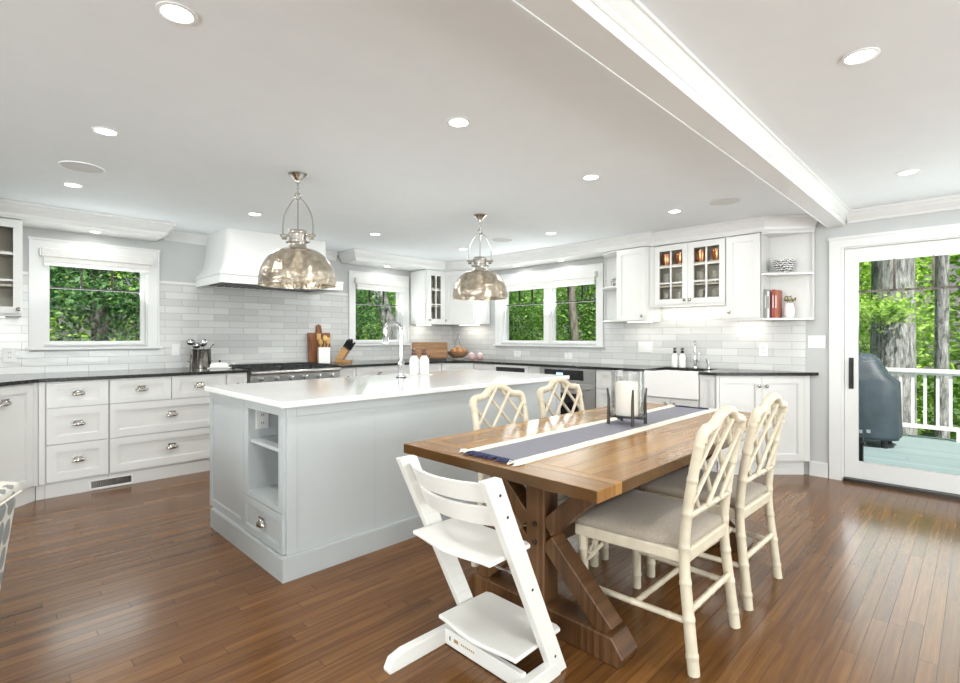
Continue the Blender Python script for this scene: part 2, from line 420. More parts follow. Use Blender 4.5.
struct('trim_7', MB().prism(s2, SB, CEIL - .0005), 'cabinet_white')
struct('trim_8', MB().sweep([(3.40, YL - .02), (3.40, 5.55), (4.87, 5.55), (5.03, 5.10), (FR1, 4.9), (FR1, 2.48), (FR2, 2.48), (FR2, 1.40), (XD - .01, 1.06)], CR), 'white_trim')
struct('trim_9', MB().sweep([(1.39, YL), (1.80, YL)], CRW).sweep([(2.86, YL), (3.32, YL)], CRW), 'white_trim')
struct('trim_10', MB().sweep([(XD, .82), (XD, YB)], CRW), 'white_trim')
# ceiling beam with crown on its right side
BX0, BX1 = -3.7, XD - .001
BP = [(0, 2.218), (0, 2.262), (.004, 2.262), (.010, 2.268), (.010, 2.28), (.028, 2.30), (.042, 2.322), (.05, 2.324), (.05, CEIL - .0005), (-.13, CEIL - .0005), (-.13, 2.218)]
bp = [(-o + .835, z) for o, z in BP]
bm_ = MB(); bm_.prism([(y, z) for y, z in bp], BX0, BX1, 'yz')
struct('trim_11', bm_, 'white_trim')
struct('trim_12', MB().box(BX0, .952, 2.2145, BX1, .962, 2.2175), 'ceiling_paint')

# baseboards
struct('baseboard_right', MB().box(XD - .016, .96, 0, XD - .0005, 1.10, .13).box(XD - .02, .96, .105, XD - .0005, 1.10, .122), 'white_trim')
struct('baseboard_far_right', MB().box(XD - .016, YB, 0, XD - .0005, -1.06, .13), 'white_trim')

# ------------------------------------------------------------------ windows and patio door
def window(n, axis, u0, u1, z0, z1, panes, sign):
    """axis 'x': wall at YL facing -y; axis 'y': wall at XD facing -x. Local frame: u along wall, d = depth into wall (+ outwards)"""
    def B(mb, a, d0, c, b, d1, e):
        if axis == 'x': mb.box(a, YL + d0, c, b, YL + d1, e)
        else: mb.box(XD + d0, a, c, XD + d1, b, e)
        return mb
    cw = .098
    cs = MB()
    B(cs, u0 - cw, -.022, z0 - .02, u0, -.0005, z1 + cw); B(cs, u1, -.022, z0 - .02, u1 + cw, -.0005, z1 + cw); B(cs, u0, -.022, z1, u1, -.0005, z1 + cw)
    B(cs, u0 - cw - .006, -.032, z1 + cw - .02, u1 + cw + .006, -.0225, z1 + cw); B(cs, u0 - cw, -.032, z0, u0 - cw + .016, -.0225, z1 + cw - .021); B(cs, u1 + cw - .016, -.032, z0, u1 + cw, -.0225, z1 + cw - .021)
    # jamb liner
    B(cs, u0, -.0005, z0, u0 + .012, WT - .01, z1); B(cs, u1 - .012, -.0005, z0, u1, WT - .01, z1); B(cs, u0 + .012, -.0005, z1 - .012, u1 - .012, WT - .01, z1); B(cs, u0 + .012, -.0005, z0, u1 - .012, WT - .01, z0 + .012)
    w = struct('window_%d' % n, cs, 'white_trim')
    sl = MB(); B(sl, u0 - cw - .02, -.05, z0 - .03, u1 + cw + .02, -.0225, z0 - .005); B(sl, u0 + .012, -.0225, z0 + .012, u1 - .012, .05, z0 + .018)
    struct('window_sill', sl, 'white_trim', w)
    for a, b in panes:
        s = MB(); t = .034
        B(s, a, .05, z0 + .013, a + t, .09, z1 - .013); B(s, b - t, .05, z0 + .013, b, .09, z1 - .013)
        B(s, a + t, .05, z0 + .013, b - t, .09, z0 + .013 + t); B(s, a + t, .05, z1 - .013 - t, b - t, .09, z1 - .013)
        struct('window_sash', s, 'white_trim', w)
        m = MB(); zz = 1.70
        B(m, a + t, .058, zz - .007, b - t, .082, zz + .007)
        for k in (1, 2): c = a + t + (b - a - 2 * t) * k / 3; B(m, c - .007, .059, zz + .007, c + .007, .081, z1 - t - .013)
        struct('window_muntin', m, 'dark_metal', w)
        g = MB(); B(g, a + t, .068, z0 + t, b - t, .071, z1 - t); struct('window_pane', g, 'window_glass', w)
    if len(panes) == 2:
        m = MB(); B(m, panes[0][1] + .001, -.018, z0 + .019, panes[1][0] - .001, .09, z1 - .013); struct('window_mullion', m, 'white_trim', w)
    return w
window(1, 'x', *W1, [(W1[0] + .013, W1[1] - .013)], 1)
window(2, 'x', *W2, [(W2[0] + .013, W2[1] - .013)], 1)
window(3, 'y', *W3, [(W3[0] + .013, 4.02), (4.11, W3[1] - .013)], 1)

def blind(label, axis, u0, u1, z0, z1):
    t = thing('roman_shade', label, 'window shade', ((u0 + u1) / 2, YL - .035, z0) if axis == 'x' else (XD - .035, (u0 + u1) / 2, z0), 0 if axis == 'x' else -PI / 2, None)
    w = (u1 - u0) / 2; h = z1 - z0
    obj('shade_cassette', MB().box(-w, -.055, h - .075, w, 0, h), 'roman_fabric', t, bev=.006)
    obj('shade_fabric', MB().box(-w + .015, -.045, .028, w - .015, -.008, h - .0755), 'roman_fabric', t, bev=.008)
    obj('shade_rail', MB().box(-w + .015, -.048, 0, w - .015, -.006, .0275), 'white_plastic', t, bev=.004)
    obj('shade_bracket', MB().box(-w - .012, -.05, h - .07, -w - .0005, 0, h - .005), 'white_plastic', t, bev=.004)
    obj('shade_bracket', MB().box(w + .0005, -.05, h - .07, w + .012, 0, h - .005), 'white_plastic', t, bev=.004)
blind('raised white fabric shade above the conifer window left of the range hood', 'x', W1[0] - .02, W1[1] + .02, 1.885, 2.035)
blind('raised white fabric shade above the window with the leaning tree trunk', 'x', W2[0] - .02, W2[1] + .02, 1.885, 2.035)
blind('wide raised white fabric shade above the double window', 'y', W3[0] - .02, W3[1] + .02, 1.89, 2.045)

# patio door
d = MB(); cw = .09
y1, y0 = DR[1], DR[0]
d.box(XD - .022, y1, 0, XD - .0005, y1 + cw, 2.03 + cw).box(XD - .022, y0 - cw, 0, XD - .0005, y0, 2.03 + cw).box(XD - .022, y0, 2.03, XD - .0005, y1, 2.03 + cw)
d.box(XD - .034, y0 - cw - .005, 2.03 + cw - .022, XD - .0225, y1 + cw + .005, 2.03 + cw)
d.box(XD - .0005, y1 - .012, 0, XD + WT, y1, 2.03).box(XD - .0005, y0, 0, XD + WT, y0 + .012, 2.03).box(XD - .0005, y0 + .012, 2.018, XD + WT, y1 - .012, 2.03)
door = struct('door_1', d, 'white_trim')
struct('door_threshold', MB().box(XD - .03, y0 + .013, .0005, XD + WT, y1 - .013, .028), 'dark_metal', door)
for k, (a, b, dx) in enumerate(((-.07, y1 - .014, .03), (y0 + .014, .03, .078))):
    st = .095
    s = MB().box(XD + dx, a, .03, XD + dx + .042, a + st, 2.016).box(XD + dx, b - st, .03, XD + dx + .042, b, 2.016)
    s.box(XD + dx, a + st, .03, XD + dx + .042, b - st, .175).box(XD + dx, a + st, 1.90, XD + dx + .042, b - st, 2.016)
    p = struct('door_panel', s, 'white_trim', door)
    struct('glass_pane', MB().box(XD + dx + .019, a + st, .175, XD + dx + .023, b - st, 1.90), 'window_glass', p)
    m = MB().box(XD + dx + .008, a + st, 1.632, XD + dx + .034, b - st, 1.650)
    for q in (1, 2): c = a + st + (b - a - 2 * st) * q / 3; m.box(XD + dx + .008, c - .008, 1.650, XD + dx + .034, c + .008, 1.90)
    struct('door_muntin', m, 'dark_metal' if False else 'bark_grey', p)
    if k == 0:
        hm = MB().box(XD + dx - .006, b - .065, .80, XD + dx - .0005, b - .03, 1.07).tube([(XD + dx - .006, b - .047, .83), (XD + dx - .045, b - .047, .85), (XD + dx - .045, b - .047, 1.02), (XD + dx - .006, b - .047, 1.04)], .008, 8)
        h = obj('door_handle', hm, 'black_iron', p, bev=.002)

# ------------------------------------------------------------------ cabinetry
# local frame of a unit: x along the front (left to right for the viewer), -y towards the viewer, z up; front plane y = 0
def cup_mesh():
    mb = MB(); vs = []; fs = []; n, m = 10, 6
    for sc in (1, .84):
        for i in range(n + 1):
            for j in range(m + 1):
                a = PI * i / n; b = PI / 2 * j / m
                x = -.042 * math.cos(a) * sc; rr = math.sin(a)
                vs.append((x, -.024 * rr * math.cos(b) * sc, .042 * rr * math.sin(b) * sc - .008))
    k = (n + 1) * (m + 1)
    for s in (0, 1):
        for i in range(n):
            for j in range(m):
                a = s * k + i * (m + 1) + j; fs.append((a, a + 1, a + m + 2, a + m + 1))
    for i in range(n): a = i * (m + 1); fs.append((a, a + m + 1, k + a + m + 1, k + a))
    mb.add(vs, fs, True); mb.box(-.046, -.003, -.004, -.036, 0, .012); mb.box(.036, -.003, -.004, .046, 0, .012); mb.box(-.03, -.0025, .028, .03, 0, .038)
    mb.tube([(-.018, -.004, .0), (-.018, -.018, -.001)], .003, 6)
    return mb
CUP = cup_mesh().mesh('cup_pull'); CUP.materials.append(MATS['nickel'])
KNOB = MB().lathe([(.006, 0), (.005, .012), (.014, .018), (.016, .024), (.012, .030), (1e-5, .032)], M=Matrix.Rotation(PI / 2, 4, 'X')).mesh('knob'); KNOB.materials.append(MATS['nickel'])
def shaker(w, h, fr=.06, t=.020, inset=.013):
    mb = MB(); f2 = min(fr, h * .24) if h < .25 else fr
    mb.box(0, -t, 0, fr, 0, h).box(w - fr, -t, 0, w, 0, h).box(fr, -t, 0, w - fr, 0, f2).box(fr, -t, h - f2, w - fr, 0, h)
    mb.box(fr, -t + inset, f2, w - fr, 0, h - f2); b = .006
    # small bevelled step inside the frame
    for a0, c0, a1, c1 in ((fr, f2, fr + b, h - f2), (w - fr - b, f2, w - fr, h - f2), (fr + b, f2, w - fr - b, f2 + b), (fr + b, h - f2 - b, w - fr - b, h - f2)): mb.box(a0, -t + .005, c0, a1, -t + inset, c1)
    return mb
def front(t, kind, x, z, w, h, handle=None, hx=None, hz=None, mat='cabinet_white', fr=.06, g=.002):
    o = obj(kind, shaker(w - 2 * g, h - 2 * g, fr), mat, t, loc=(x + g, -.0005, z + g))
    if handle:
        px = (w / 2 if hx is None else hx) - g; pz = (h * .5 if hz is None else hz) - g
        hd = obj('cup_pull' if handle == 'cup' else 'knob', CUP if handle == 'cup' else KNOB, '', o, loc=(px, -.0205, pz))
    return o
def base_body(t, w, dep, mat='cabinet_white', z0=.12, z1=.903, plinth=True):
    obj('cabinet_body', MB().box(0, 0, z0, w, dep, z1), mat, t)
    if plinth: obj('plinth', MB().box(0, .018, 0, w, dep, z0 - .0005).box(0, .010, 0, w, .018, .105), mat, t)
RM = -PI / 2
def place_left(x): return dict(loc=(x, YF, 0), rz=0)
def place_right(y): return dict(loc=(XF, y, 0), rz=RM)
BB = 'base cabinets under the dark stone worktop'

t = thing('base_cabinet', 'white three-drawer base cabinet just right of the angled corner cabinet on the left', 'cabinet', group=BB, **place_left(.405))
base_body(t, .398, .78)
for z, h in ((.70, .192), (.415, .283), (.125, .288)): front(t, 'drawer', .003, z, .392, h, 'cup')
t = thing('base_cabinet', 'wide white base cabinet with two small drawers above two wide drawers', 'cabinet', group=BB, **place_left(.805))
base_body(t, .908, .78)
front(t, 'drawer', .003, .70, .447, .192, 'cup'); front(t, 'drawer', .452, .70, .453, .192, 'cup')
for z, h in ((.415, .283), (.125, .288)): front(t, 'drawer', .003, z, .902, h, 'cup')
t = thing('base_cabinet', 'narrow white base cabinet with one small knob touching the left side of the range', 'cabinet', group=BB, **place_left(1.715))
base_body(t, .195, .78); front(t, 'drawer', .003, .70, .189, .192, 'knob', fr=.03); front(t, 'door', .003, .125, .189, .573, fr=.045)
t = thing('base_cabinet', 'narrow white base cabinet with one small knob touching the right side of the range', 'cabinet', group=BB, **place_left(2.90))
base_body(t, .22, .78); front(t, 'drawer', .003, .70, .214, .192, 'knob', fr=.03); front(t, 'door', .003, .125, .214, .573, fr=.045)
t = thing('base_cabinet', 'white drawer base cabinet behind the island left of the island tap', 'cabinet', group=BB, **place_left(3.122))
base_body(t, .66, .78)
for z, h in ((.70, .192), (.415, .283), (.125, .288)): front(t, 'drawer', .003, z, .654, h, 'cup')
t = thing('base_cabinet', 'white drawer base cabinet behind the island tap and soap bottles', 'cabinet', group=BB, **place_left(3.784))
base_body(t, .632, .78)
for z, h in ((.70, .192), (.415, .283), (.125, .288)): front(t, 'drawer', .003, z, .626, h, 'cup')
# angled corner unit at the far left
t = thing('corner_base_cabinet', 'angled white corner cabinet with one cup pull at the left edge beside the patterned armchair', 'cabinet', loc=(.35 - .5 * .7071, YF - .5 * .7071, 0), rz=PI / 4)
p = MB().prism([(0, 0), (.499, 0), (.565, .0 + .03), (.49, .62), (-.05, .60)], .12, .903)
obj('cabinet_body', MB().prism([(0, 0), (.497, 0), (.30, .30), (0, .35)], .12, .903), 'cabinet_white', t)
obj('plinth', MB().prism([(0, .008), (.503, .008), (.29, .29), (0, .3)], 0, .1195), 'cabinet_white', t)
o = obj('door', shaker(.455, .765, .055), 'cabinet_white', t, loc=(.003, -.0005, .127)); obj('cup_pull', CUP, '', o, loc=(.2275, -.0205, .645))
obj('filler_stile', MB().box(.461, -.02, .12, .497, -.0005, .903), 'cabinet_white', t)
t = thing('base_filler', 'narrow white filler stile between the angled corner cabinet and the three-drawer cabinet', 'cabinet filler', loc=(.353, YF, 0))
obj('filler_face', MB().box(0.012, -.018, .12, .05, -.002, .903).box(-.002, .010, 0, .05, .018, .119), 'cabinet_white', t)

# far corner base (angled), then the run along the window wall
dx, dy = XF - 4.42, YF - 4.80; L = math.hypot(dx, dy); ang = math.atan2(-dy, dx)
t = thing('corner_base_cabinet', 'angled white base cabinet in the far corner beneath the bread box and fruit basket', 'cabinet', loc=(4.419, YF, 0), rz=ang)
obj('cabinet_body', MB().prism([(.004, .0), (L - .006, 0), (L / 2, L / 2 - .006)], .12, .903), 'cabinet_white', t)
obj('plinth', MB().prism([(.022, .018), (L - .024, .018), (L / 2, L / 2 - .01)], 0, .119), 'cabinet_white', t)
front(t, 'door', .016, .125, L - .034, .768, 'knob', hx=.05, hz=.66, fr=.05)
t = thing('base_cabinet', 'white base cabinet with knob between far corner and first built-in appliance', 'cabinet', group=BB, **place_right(4.797))
base_body(t, .375, .60); front(t, 'door', .003, .125, .369, .768, 'knob', hx=.32, hz=.66)
t = thing('wine_cooler', 'built-in appliance with narrow black display strip left of the stainless oven', 'appliance', **place_right(4.418))
obj('appliance_body', MB().box(0, 0, .12, .54, .58, .903), 'steel', t)
obj('plinth', MB().box(0, .02, 0, .54, .58, .119), 'cabinet_white', t)
o = obj('control_panel', MB().box(.0, -.02, .79, .54, -.0005, .900), 'white_plastic', t)
obj('display', MB().box(.03, -.023, .815, .50, -.0205, .872), 'black_glass', o)
obj('door', MB().box(.0, -.02, .125, .54, -.0005, .785), 'cabinet_white', t)
t = thing('base_cabinet', 'slim white filler cabinet with a round knob between the two built-in appliances', 'cabinet', group=BB, **place_right(3.874))
base_body(t, .185, .60); front(t, 'drawer', .003, .70, .179, .192, 'knob', fr=.03); front(t, 'door', .003, .125, .179, .573, fr=.045)
t = thing('wall_oven', 'stainless built-in oven with black control panel and black glass door', 'oven', **place_right(3.685))
obj('oven_body', MB().box(.0, 0, .10, .75, .58, .903), 'steel', t)
obj('plinth', MB().box(0, .02, 0, .75, .58, .0995), 'cabinet_white', t)
o = obj('control_panel', MB().box(.002, -.022, .745, .748, -.0005, .900), 'steel', t, bev=.003)
obj('display', MB().box(.07, -.025, .770, .60, -.0225, .880), 'black_glass', o)
obj('clock_digits', MB().box(.24, -.0258, .815, .33, -.0252, .845), 'display_blue', o)
o = obj('oven_door', MB().box(.002, -.024, .24, .748, -.0005, .728), 'steel', t, bev=.003)
obj('door_window', MB().box(.10, -.027, .30, .60, -.0245, .62), 'black_glass', o)
obj('door_handle', MB().tube([(.07, -.06, .675), (.68, -.06, .675)], .010, 10).beam((.10, -.024, .675), (.10, -.06, .675), .012, .012).beam((.65, -.024, .675), (.65, -.06, .675), .012, .012), 'steel', o)
obj('warming_drawer', MB().box(.002, -.022, .105, .748, -.0005, .234), 'steel', t, bev=.003)
t = thing('base_cabinet', 'white drawer base cabinet between the oven and the apron sink', 'cabinet', group=BB, **place_right(2.930))
base_body(t, .555, .60)
front(t, 'drawer', .003, .70, .549, .192, 'cup')
for z, h in ((.49, .208), (.125, .362)): front(t, 'drawer', .003, z, .549, h, 'cup')
t = thing('sink_base_cabinet', 'white base cabinet with two doors and a black-trimmed recess beneath the white apron sink', 'cabinet', **place_right(2.370))
obj('cabinet_body', MB().box(0, 0, .12, .53, .60, .665), 'cabinet_white', t)
obj('plinth', MB().box(0, .018, 0, .53, .60, .119), 'cabinet_white', t)
front(t, 'door', .003, .125, .26, .535, 'knob', hx=.22, hz=.49); front(t, 'door', .266, .125, .26, .535, 'knob', hx=.04, hz=.49)
t = thing('base_cabinet', 'narrow plain white cabinet between the apron sink and the angled two-door cabinet', 'cabinet', group=BB, **place_right(1.838))
base_body(t, .135, .60); front(t, 'door', .003, .125, .129, .768, fr=.035)
# apron sink
t = thing('apron_sink', 'white fireclay apron sink with plain front, under the arched tap', 'sink', **place_right(2.367))
obj('sink_basin', MB().box(0, -.045, .67, .524, -.012, .918).box(0, -.012, .67, .02, .42, .903).box(.504, -.012, .67, .524, .42, .903).box(.02, .40, .67, .504, .42, .903).box(.02, -.012, .67, .504, .40, .69), 'white_ceramic', t, bev=.006)
# angled end cabinet
A = Vector((XF, 1.70)); Bq = Vector((5.335, 1.105)); v = Bq - A; L = v.length; ang = math.atan2(v.y, v.x)
t = thing('angled_base_cabinet', 'angled white two-door base cabinet with dark knobs beside the patio door', 'cabinet', loc=(A.x, A.y, 0), rz=ang)
c_, s_ = math.cos(-ang), math.sin(-ang)
def tl_(x, y): x -= A.x; y -= A.y; return (x * c_ - y * s_, x * s_ + y * c_)
poly = [(0, 0), (L, 0), tl_(5.335, 1.70), ]
obj('cabinet_body', MB().prism(poly, .13, .903), 'cabinet_white', t)
obj('plinth', MB().prism([(.03, .02), (L - .03, .02), tl_(5.32, 1.68)], 0, .1295), 'cabinet_white', t)
dw = (L - .075) / 2
o = front(t, 'door', .025, .135, dw, .757, None, fr=.055)
obj('knob', KNOB, '', o, loc=(dw - .035, -.0205, .672)); 
o = front(t, 'door', .025 + dw, .135, dw, .757, None, fr=.055)
obj('knob', KNOB, '', o, loc=(.030, -.0205, .672))
obj('filler_stile', MB().box(0, -.018, .13, .024, -.0005, .903).box(L - .049, -.018, .13, L, -.0005, .903), 'cabinet_white', t)

# worktops
def worktop(name, poly, label, z0=.9035, z1=.932, mat='dark_stone'):
    o = obj(name, MB().prism(poly, z0, z1), mat, bev=.003); tag(o, label, 'worktop'); return o
dd = .5 * .7071
worktop('worktop', [(-.885, YL - .0125), (-.885, YF - .9), (-.55, YF - .9), (.35 - dd - .15, YF - dd - .19), (.365, YF - .04), (1.918, YF - .04), (1.918, YL - .0125)], 'long dark stone worktop under the conifer window left of the range')
worktop('worktop', [(2.898, YL - .0125), (2.898, YF - .04), (4.40, YF - .04), (XF - .04, 4.785), (XF - .04, 2.372), (5.19, 2.372), (5.19, 1.838), (XF - .04, 1.838), (XF - .04, 1.68), (5.30, 1.06), (XD - .0005, 1.03), (XD - .0125, YL - .0125)],
        'L-shaped dark stone worktop running right of the range past the oven to the patio door')

# ------------------------------------------------------------------ range
t = thing('gas_range', 'stainless steel gas range with black grates beneath the curved white hood', 'range', loc=(1.925, YF, 0))
rw = .966
obj('range_body', MB().box(0, 0, .10, rw, .76, .905), 'steel', t, bev=.003)
obj('leg', MB().lathe([(.02, 0), (.02, .0995)], (.06, .06, 0)), 'steel', t); obj('leg', MB().lathe([(.02, 0), (.02, .0995)], (rw - .06, .06, 0)), 'steel', t)
obj('bullnose', MB().tube([(0.001, -.068, .893), (rw - .001, -.068, .893)], .021, 20).box(.001, -.068, .875, rw - .001, -.0005, .9045), 'steel', t)
obj('control_panel', MB().prism([(-.0005, .79), (-.062, .79), (-.066, .8735), (-.0005, .8735)], 0.001, rw - .001, 'yz'), 'steel', t, bev=.004)
for k in range(6):
    obj('burner_knob', MB().lathe([(.023, 0), (.021, .03), (1e-5, .032)], M=Matrix.Translation((.10 + k * .153, -.064, .832)) @ Matrix.Rotation(PI / 2, 4, 'X')), 'chrome', t)
o = obj('oven_door', MB().box(.01, -.04, .24, rw - .01, -.0005, .785), 'steel', t, bev=.004)
obj('door_window', MB().box(.25, -.043, .36, rw - .25, -.0405, .62), 'black_glass', o)
obj('door_handle', MB().tube([(.06, -.09, .73), (rw - .06, -.09, .73)], .013, 10).beam((.1, -.04, .73), (.1, -.09, .73), .02, .02).beam((rw - .1, -.04, .73), (rw - .1, -.09, .73), .02, .02), 'chrome', o)
obj('cooktop', MB().box(.005, -.07, .9055, rw - .005, .70, .915), 'black_iron', t)
for gx in range(3):
    g = MB(); x0 = .02 + gx * .31; x1 = x0 + .30
    for xx in (x0, (x0 + x1) / 2, x1): g.box(xx - .006, -.05, .925, xx + .006, .66, .945)
    for yy in (-.05, .12, .30, .48, .65): g.box(x0, yy, .930, x1, yy + .014, .947)
    for xx in (x0, x1):
        for yy in (-.04, .65): g.box(xx - .006, yy, .9155, xx + .006, yy + .012, .926)
    obj('burner_grate', g, 'black_iron', t)
    for yy in (.10, .48):
        obj('burner', MB().lathe([(.045, .9155), (.045, .924), (.03, .929), (1e-5, .930)], (x0 + .15, yy, 0)), 'black_iron', t)
obj('back_guard', MB().box(.005, .705, .9055, rw - .005, .755, .955), 'steel', t, bev=.003)

# ------------------------------------------------------------------ range hood (curved)
t = thing('range_hood', 'curved white plaster range hood with flared base above the gas range', 'range hood', loc=(2.33, YL - .001, 0))
def ring(hw, dep, z): return [(-hw, 0, z), (-hw, -dep, z), (hw, -dep, z), (hw, 0, z)]
mb = MB(); vs = []; fs = []; n = 16
for i in range(n + 1):
    f = i / n; e = (1 - f) ** 3.4
    z = 1.875 + (CEIL - .002 - 1.875) * f
    hw = .545 + .095 * e; dp = .62 + .125 * e; r = .10 * (1 - f) * .6 + .05
    c = []
    for (cx, cy, a0) in ((-hw + r, -dp + r, PI), (hw - r, -dp + r, 1.5 * PI)):
        for k in range(5): a = a0 + PI / 2 * k / 4; c.append((cx + r * math.cos(a), cy + r * math.sin(a), z))
    vs += [(-hw, 0, z)] + c + [(hw, 0, z)]
k = 12
for i in range(n):
    for q in range(k): l = (q + 1) % k; fs.append((i * k + q, i * k + l, (i + 1) * k + l, (i + 1) * k + q))
fs += [tuple(range(k)), tuple(range(n * k, (n + 1) * k))]
mb.add(vs, fs, True)
obj('hood_body', mb, 'white_trim', t)
bd = MB(); bd.prism([(-.66, 0), (-.66, -.775), (.66, -.775), (.66, 0)], 1.855, 1.8745)
bd.box(-.65, -.765, 1.775, .65, -.735, 1.8545).box(-.65, -.7345, 1.775, -.62, 0, 1.8545).box(.62, -.7345, 1.775, .65, 0, 1.8545)
obj('hood_band', bd, 'white_trim', t, bev=.004)
obj('hood_liner', MB().box(-.615, -.73, 1.80, .615, -.002, 1.83), 'steel', t)
f = MB()
for i in range(14): f.box(-.56 + i * .08, -.60, 1.787, -.56 + i * .08 + .055, -.14, 1.7995)
obj('hood_filter', f, 'dark_metal', t)

# ------------------------------------------------------------------ upper cabinets
def carcass(t, w, z0, z1, dep, shelves=(), mat='cabinet_white'):
    b = MB().box(0, 0, z0, .018, dep, z1).box(w - .018, 0, z0, w, dep, z1).box(.018, 0, z0, w - .018, dep, z0 + .018).box(.018, 0, z1 - .018, w - .018, dep, z1).box(.018, dep - .012, z0 + .018, w - .018, dep, z1 - .018)
    obj('cabinet_body', b, mat, t)
    for z in shelves: obj('shelf', MB().box(.019, .02, z, w - .019, dep - .013, z + .016), mat, t)
thin_glass('cabinet_glass', (.93, .91, .87), .12)
def glass_door(t, x, z, w, h, cols=2, rows=3, knob=None, fr=.055):
    m = MB().box(0, -.02, 0, fr, 0, h).box(w - fr, -.02, 0, w, 0, h).box(fr, -.02, 0, w - fr, 0, fr).box(fr, -.02, h - fr, w - fr, 0, h)
    for k in range(1, cols): c = fr + (w - 2 * fr) * k / cols; m.box(c - .008, -.018, fr, c + .008, -.004, h - fr)
    for k in range(1, rows): c = fr + (h - 2 * fr) * k / rows; m.box(fr, -.0178, c - .008, w - fr, -.0042, c + .008)
    o = obj('door', m, 'cabinet_white', t, loc=(x, -.0005, z))
    obj('glass_pane', MB().box(fr, -.0035, fr, w - fr, -.001, h - fr), 'cabinet_glass', o)
    if knob: obj('knob', KNOB, '', o, loc=(knob[0], -.0205, knob[1]))
    return o
UP = 5.59
t = thing('glass_wall_cabinet', 'white wall cabinet with glazed door at the left edge above the dark worktop', 'cabinet', loc=(-.36, UP - .02, 0))
carcass(t, .66, 1.42, 2.205, .345, (1.66, 1.93)); glass_door(t, .332, 1.44, .325, .75, 2, 3, (.300, .035)); glass_door(t, .003, 1.44, .325, .75, 2, 3, (.025, .035))
# corner group
t = thing('glass_wall_cabinet', 'narrow white wall cabinet with six small glass panes in the far corner', 'cabinet', loc=(4.52, 5.55, 0))
carcass(t, .338, 1.43, 2.205, .35, (1.68, 1.94)); glass_door(t, .003, 1.435, .332, .765, 2, 3, (.035, .055), fr=.075)
obj('side_panel', shaker(.335, .75, .05, .012, .006), 'cabinet_white', t, loc=(-.0005, .345, 1.44), rot=(0, 0, -PI / 2))
A = Vector((4.872, 5.545)); Bq = Vector((5.035, 5.105)); v = Bq - A; L = v.length; ang = math.atan2(v.y, v.x)
t = thing('corner_wall_cabinet', 'angled white corner wall cabinet with one solid door behind the right pendant', 'cabinet', loc=(A.x, A.y, 0), rz=ang)
c_, s_ = math.cos(-ang), math.sin(-ang)
obj('cabinet_body', MB().prism([(0, 0), (L, 0), tl_(5.345, 5.105), tl_(5.345, 5.90), tl_(4.872, 5.90)], 1.43, 2.205), 'cabinet_white', t)
front(t, 'door', .003, 1.435, L - .006, .765, 'knob', hx=.035, hz=.055, fr=.06)
obj('side_panel', shaker(.30, .75, .05, .012, .006), 'cabinet_white', t, loc=(*tl_(5.04, 5.1045), 1.44), rot=(0, 0, -ang))
# right run
t = thing('wall_cabinet', 'tall single-door white wall cabinet between the double window and the copper mug cabinet', 'cabinet', loc=(FR1 + .02, 2.848, 0), rz=RM)
obj('cabinet_body', MB().box(0, 0, 1.42, .347, .338 - .02 + .02, 2.205), 'cabinet_white', t)
front(t, 'door', .003, 1.425, .341, .775, 'knob', hx=.305, hz=.05, fr=.055)
t = thing('glass_wall_cabinet', 'white wall cabinet with two glazed doors showing copper mugs above the apron sink', 'cabinet', loc=(FR2 + .02, 2.498, 0), rz=RM)
obj('filler_stile', MB().box(0, -.02, 1.58, .048, -.0005, 2.205), 'cabinet_white', t)
b = MB(); w = .765
b.box(.0, 0, 1.58, .018, .258, 2.205).box(w - .018, 0, 1.58, w, .258, 2.205).box(.018, 0, 1.58, w - .018, .258, 1.598).box(.018, 0, 2.187, w - .018, .258, 2.205).box(.018, .246, 1.598, w - .018, .258, 2.187)
obj('cabinet_body', b, 'cabinet_white', t)
obj('shelf', MB().box(.019, .01, 1.77, w - .019, .244, 1.785), 'cabinet_white', t); obj('shelf', MB().box(.019, .01, 1.985, w - .019, .244, 2.0), 'cabinet_white', t)
glass_door(t, .052, 1.585, .352, .61, 2, 3, (.325, .04)); glass_door(t, .408, 1.585, .354, .61, 2, 3, (.027, .04))
obj('light_rail', MB().box(.0, -.015, 1.562, w, .0, 1.5795), 'cabinet_white', t)
t = thing('wall_cabinet', 'single-door white wall cabinet touching the open shelves near the patio door', 'cabinet', loc=(FR2 + .02, 1.730, 0), rz=RM)
obj('cabinet_body', MB().box(0, 0, 1.42, .305, .258, 2.205), 'cabinet_white', t)
front(t, 'door', .003, 1.425, .299, .775, 'knob', hx=.035, hz=.06, fr=.055)
obj('light_rail', MB().box(.0, -.015, 1.405, .305, .0, 1.4195), 'cabinet_white', t)
# open corner shelves (world coordinates, triangular plan)
def open_shelf(label, fx, ya, yb, zs, back=True):
    """triangular end shelves: ya at the cabinet side, yb the far end on the wall"""
    t = thing('open_wall_shelf', label, 'shelf', loc=(XD - .013, ya, 0)); s = 1 if yb > ya else -1
    d = XD - .013 - fx; l = abs(yb - ya)
    P = [(-d, s * .001), (-.006, s * .001), (-.006, s * l), (-.03, s * l), *([(-d * .60, s * l * .78), (-d * .88, s * l * .45)] if s > 0 else []), (-d, s * .04)]
    for z in zs: obj('shelf', MB().prism(P, z, z + .018), 'cabinet_white', t)
    obj('back_panel', MB().box(-.0055, s * .001, zs[0], 0, s * l, zs[-1] + .018), 'cabinet_white', t)
    obj('side_panel', MB().box(-d, 0, zs[0] + .0185, -.006, -.0005 * s if False else s * .0009, zs[-1]), 'cabinet_white', t)
    obj('end_stile', MB().box(-.028, s * (l - .012), zs[0] + .0185, -.006, s * l, zs[1] - .0005).box(-.028, s * (l - .012), zs[1] + .0185, -.006, s * l, zs[-1] - .0005), 'cabinet_white', t)
    return t
open_shelf('open white corner shelves with bowl and books next to the patio door', FR2 + .005, 1.422, 1.06, (1.405, 1.815, 2.19))
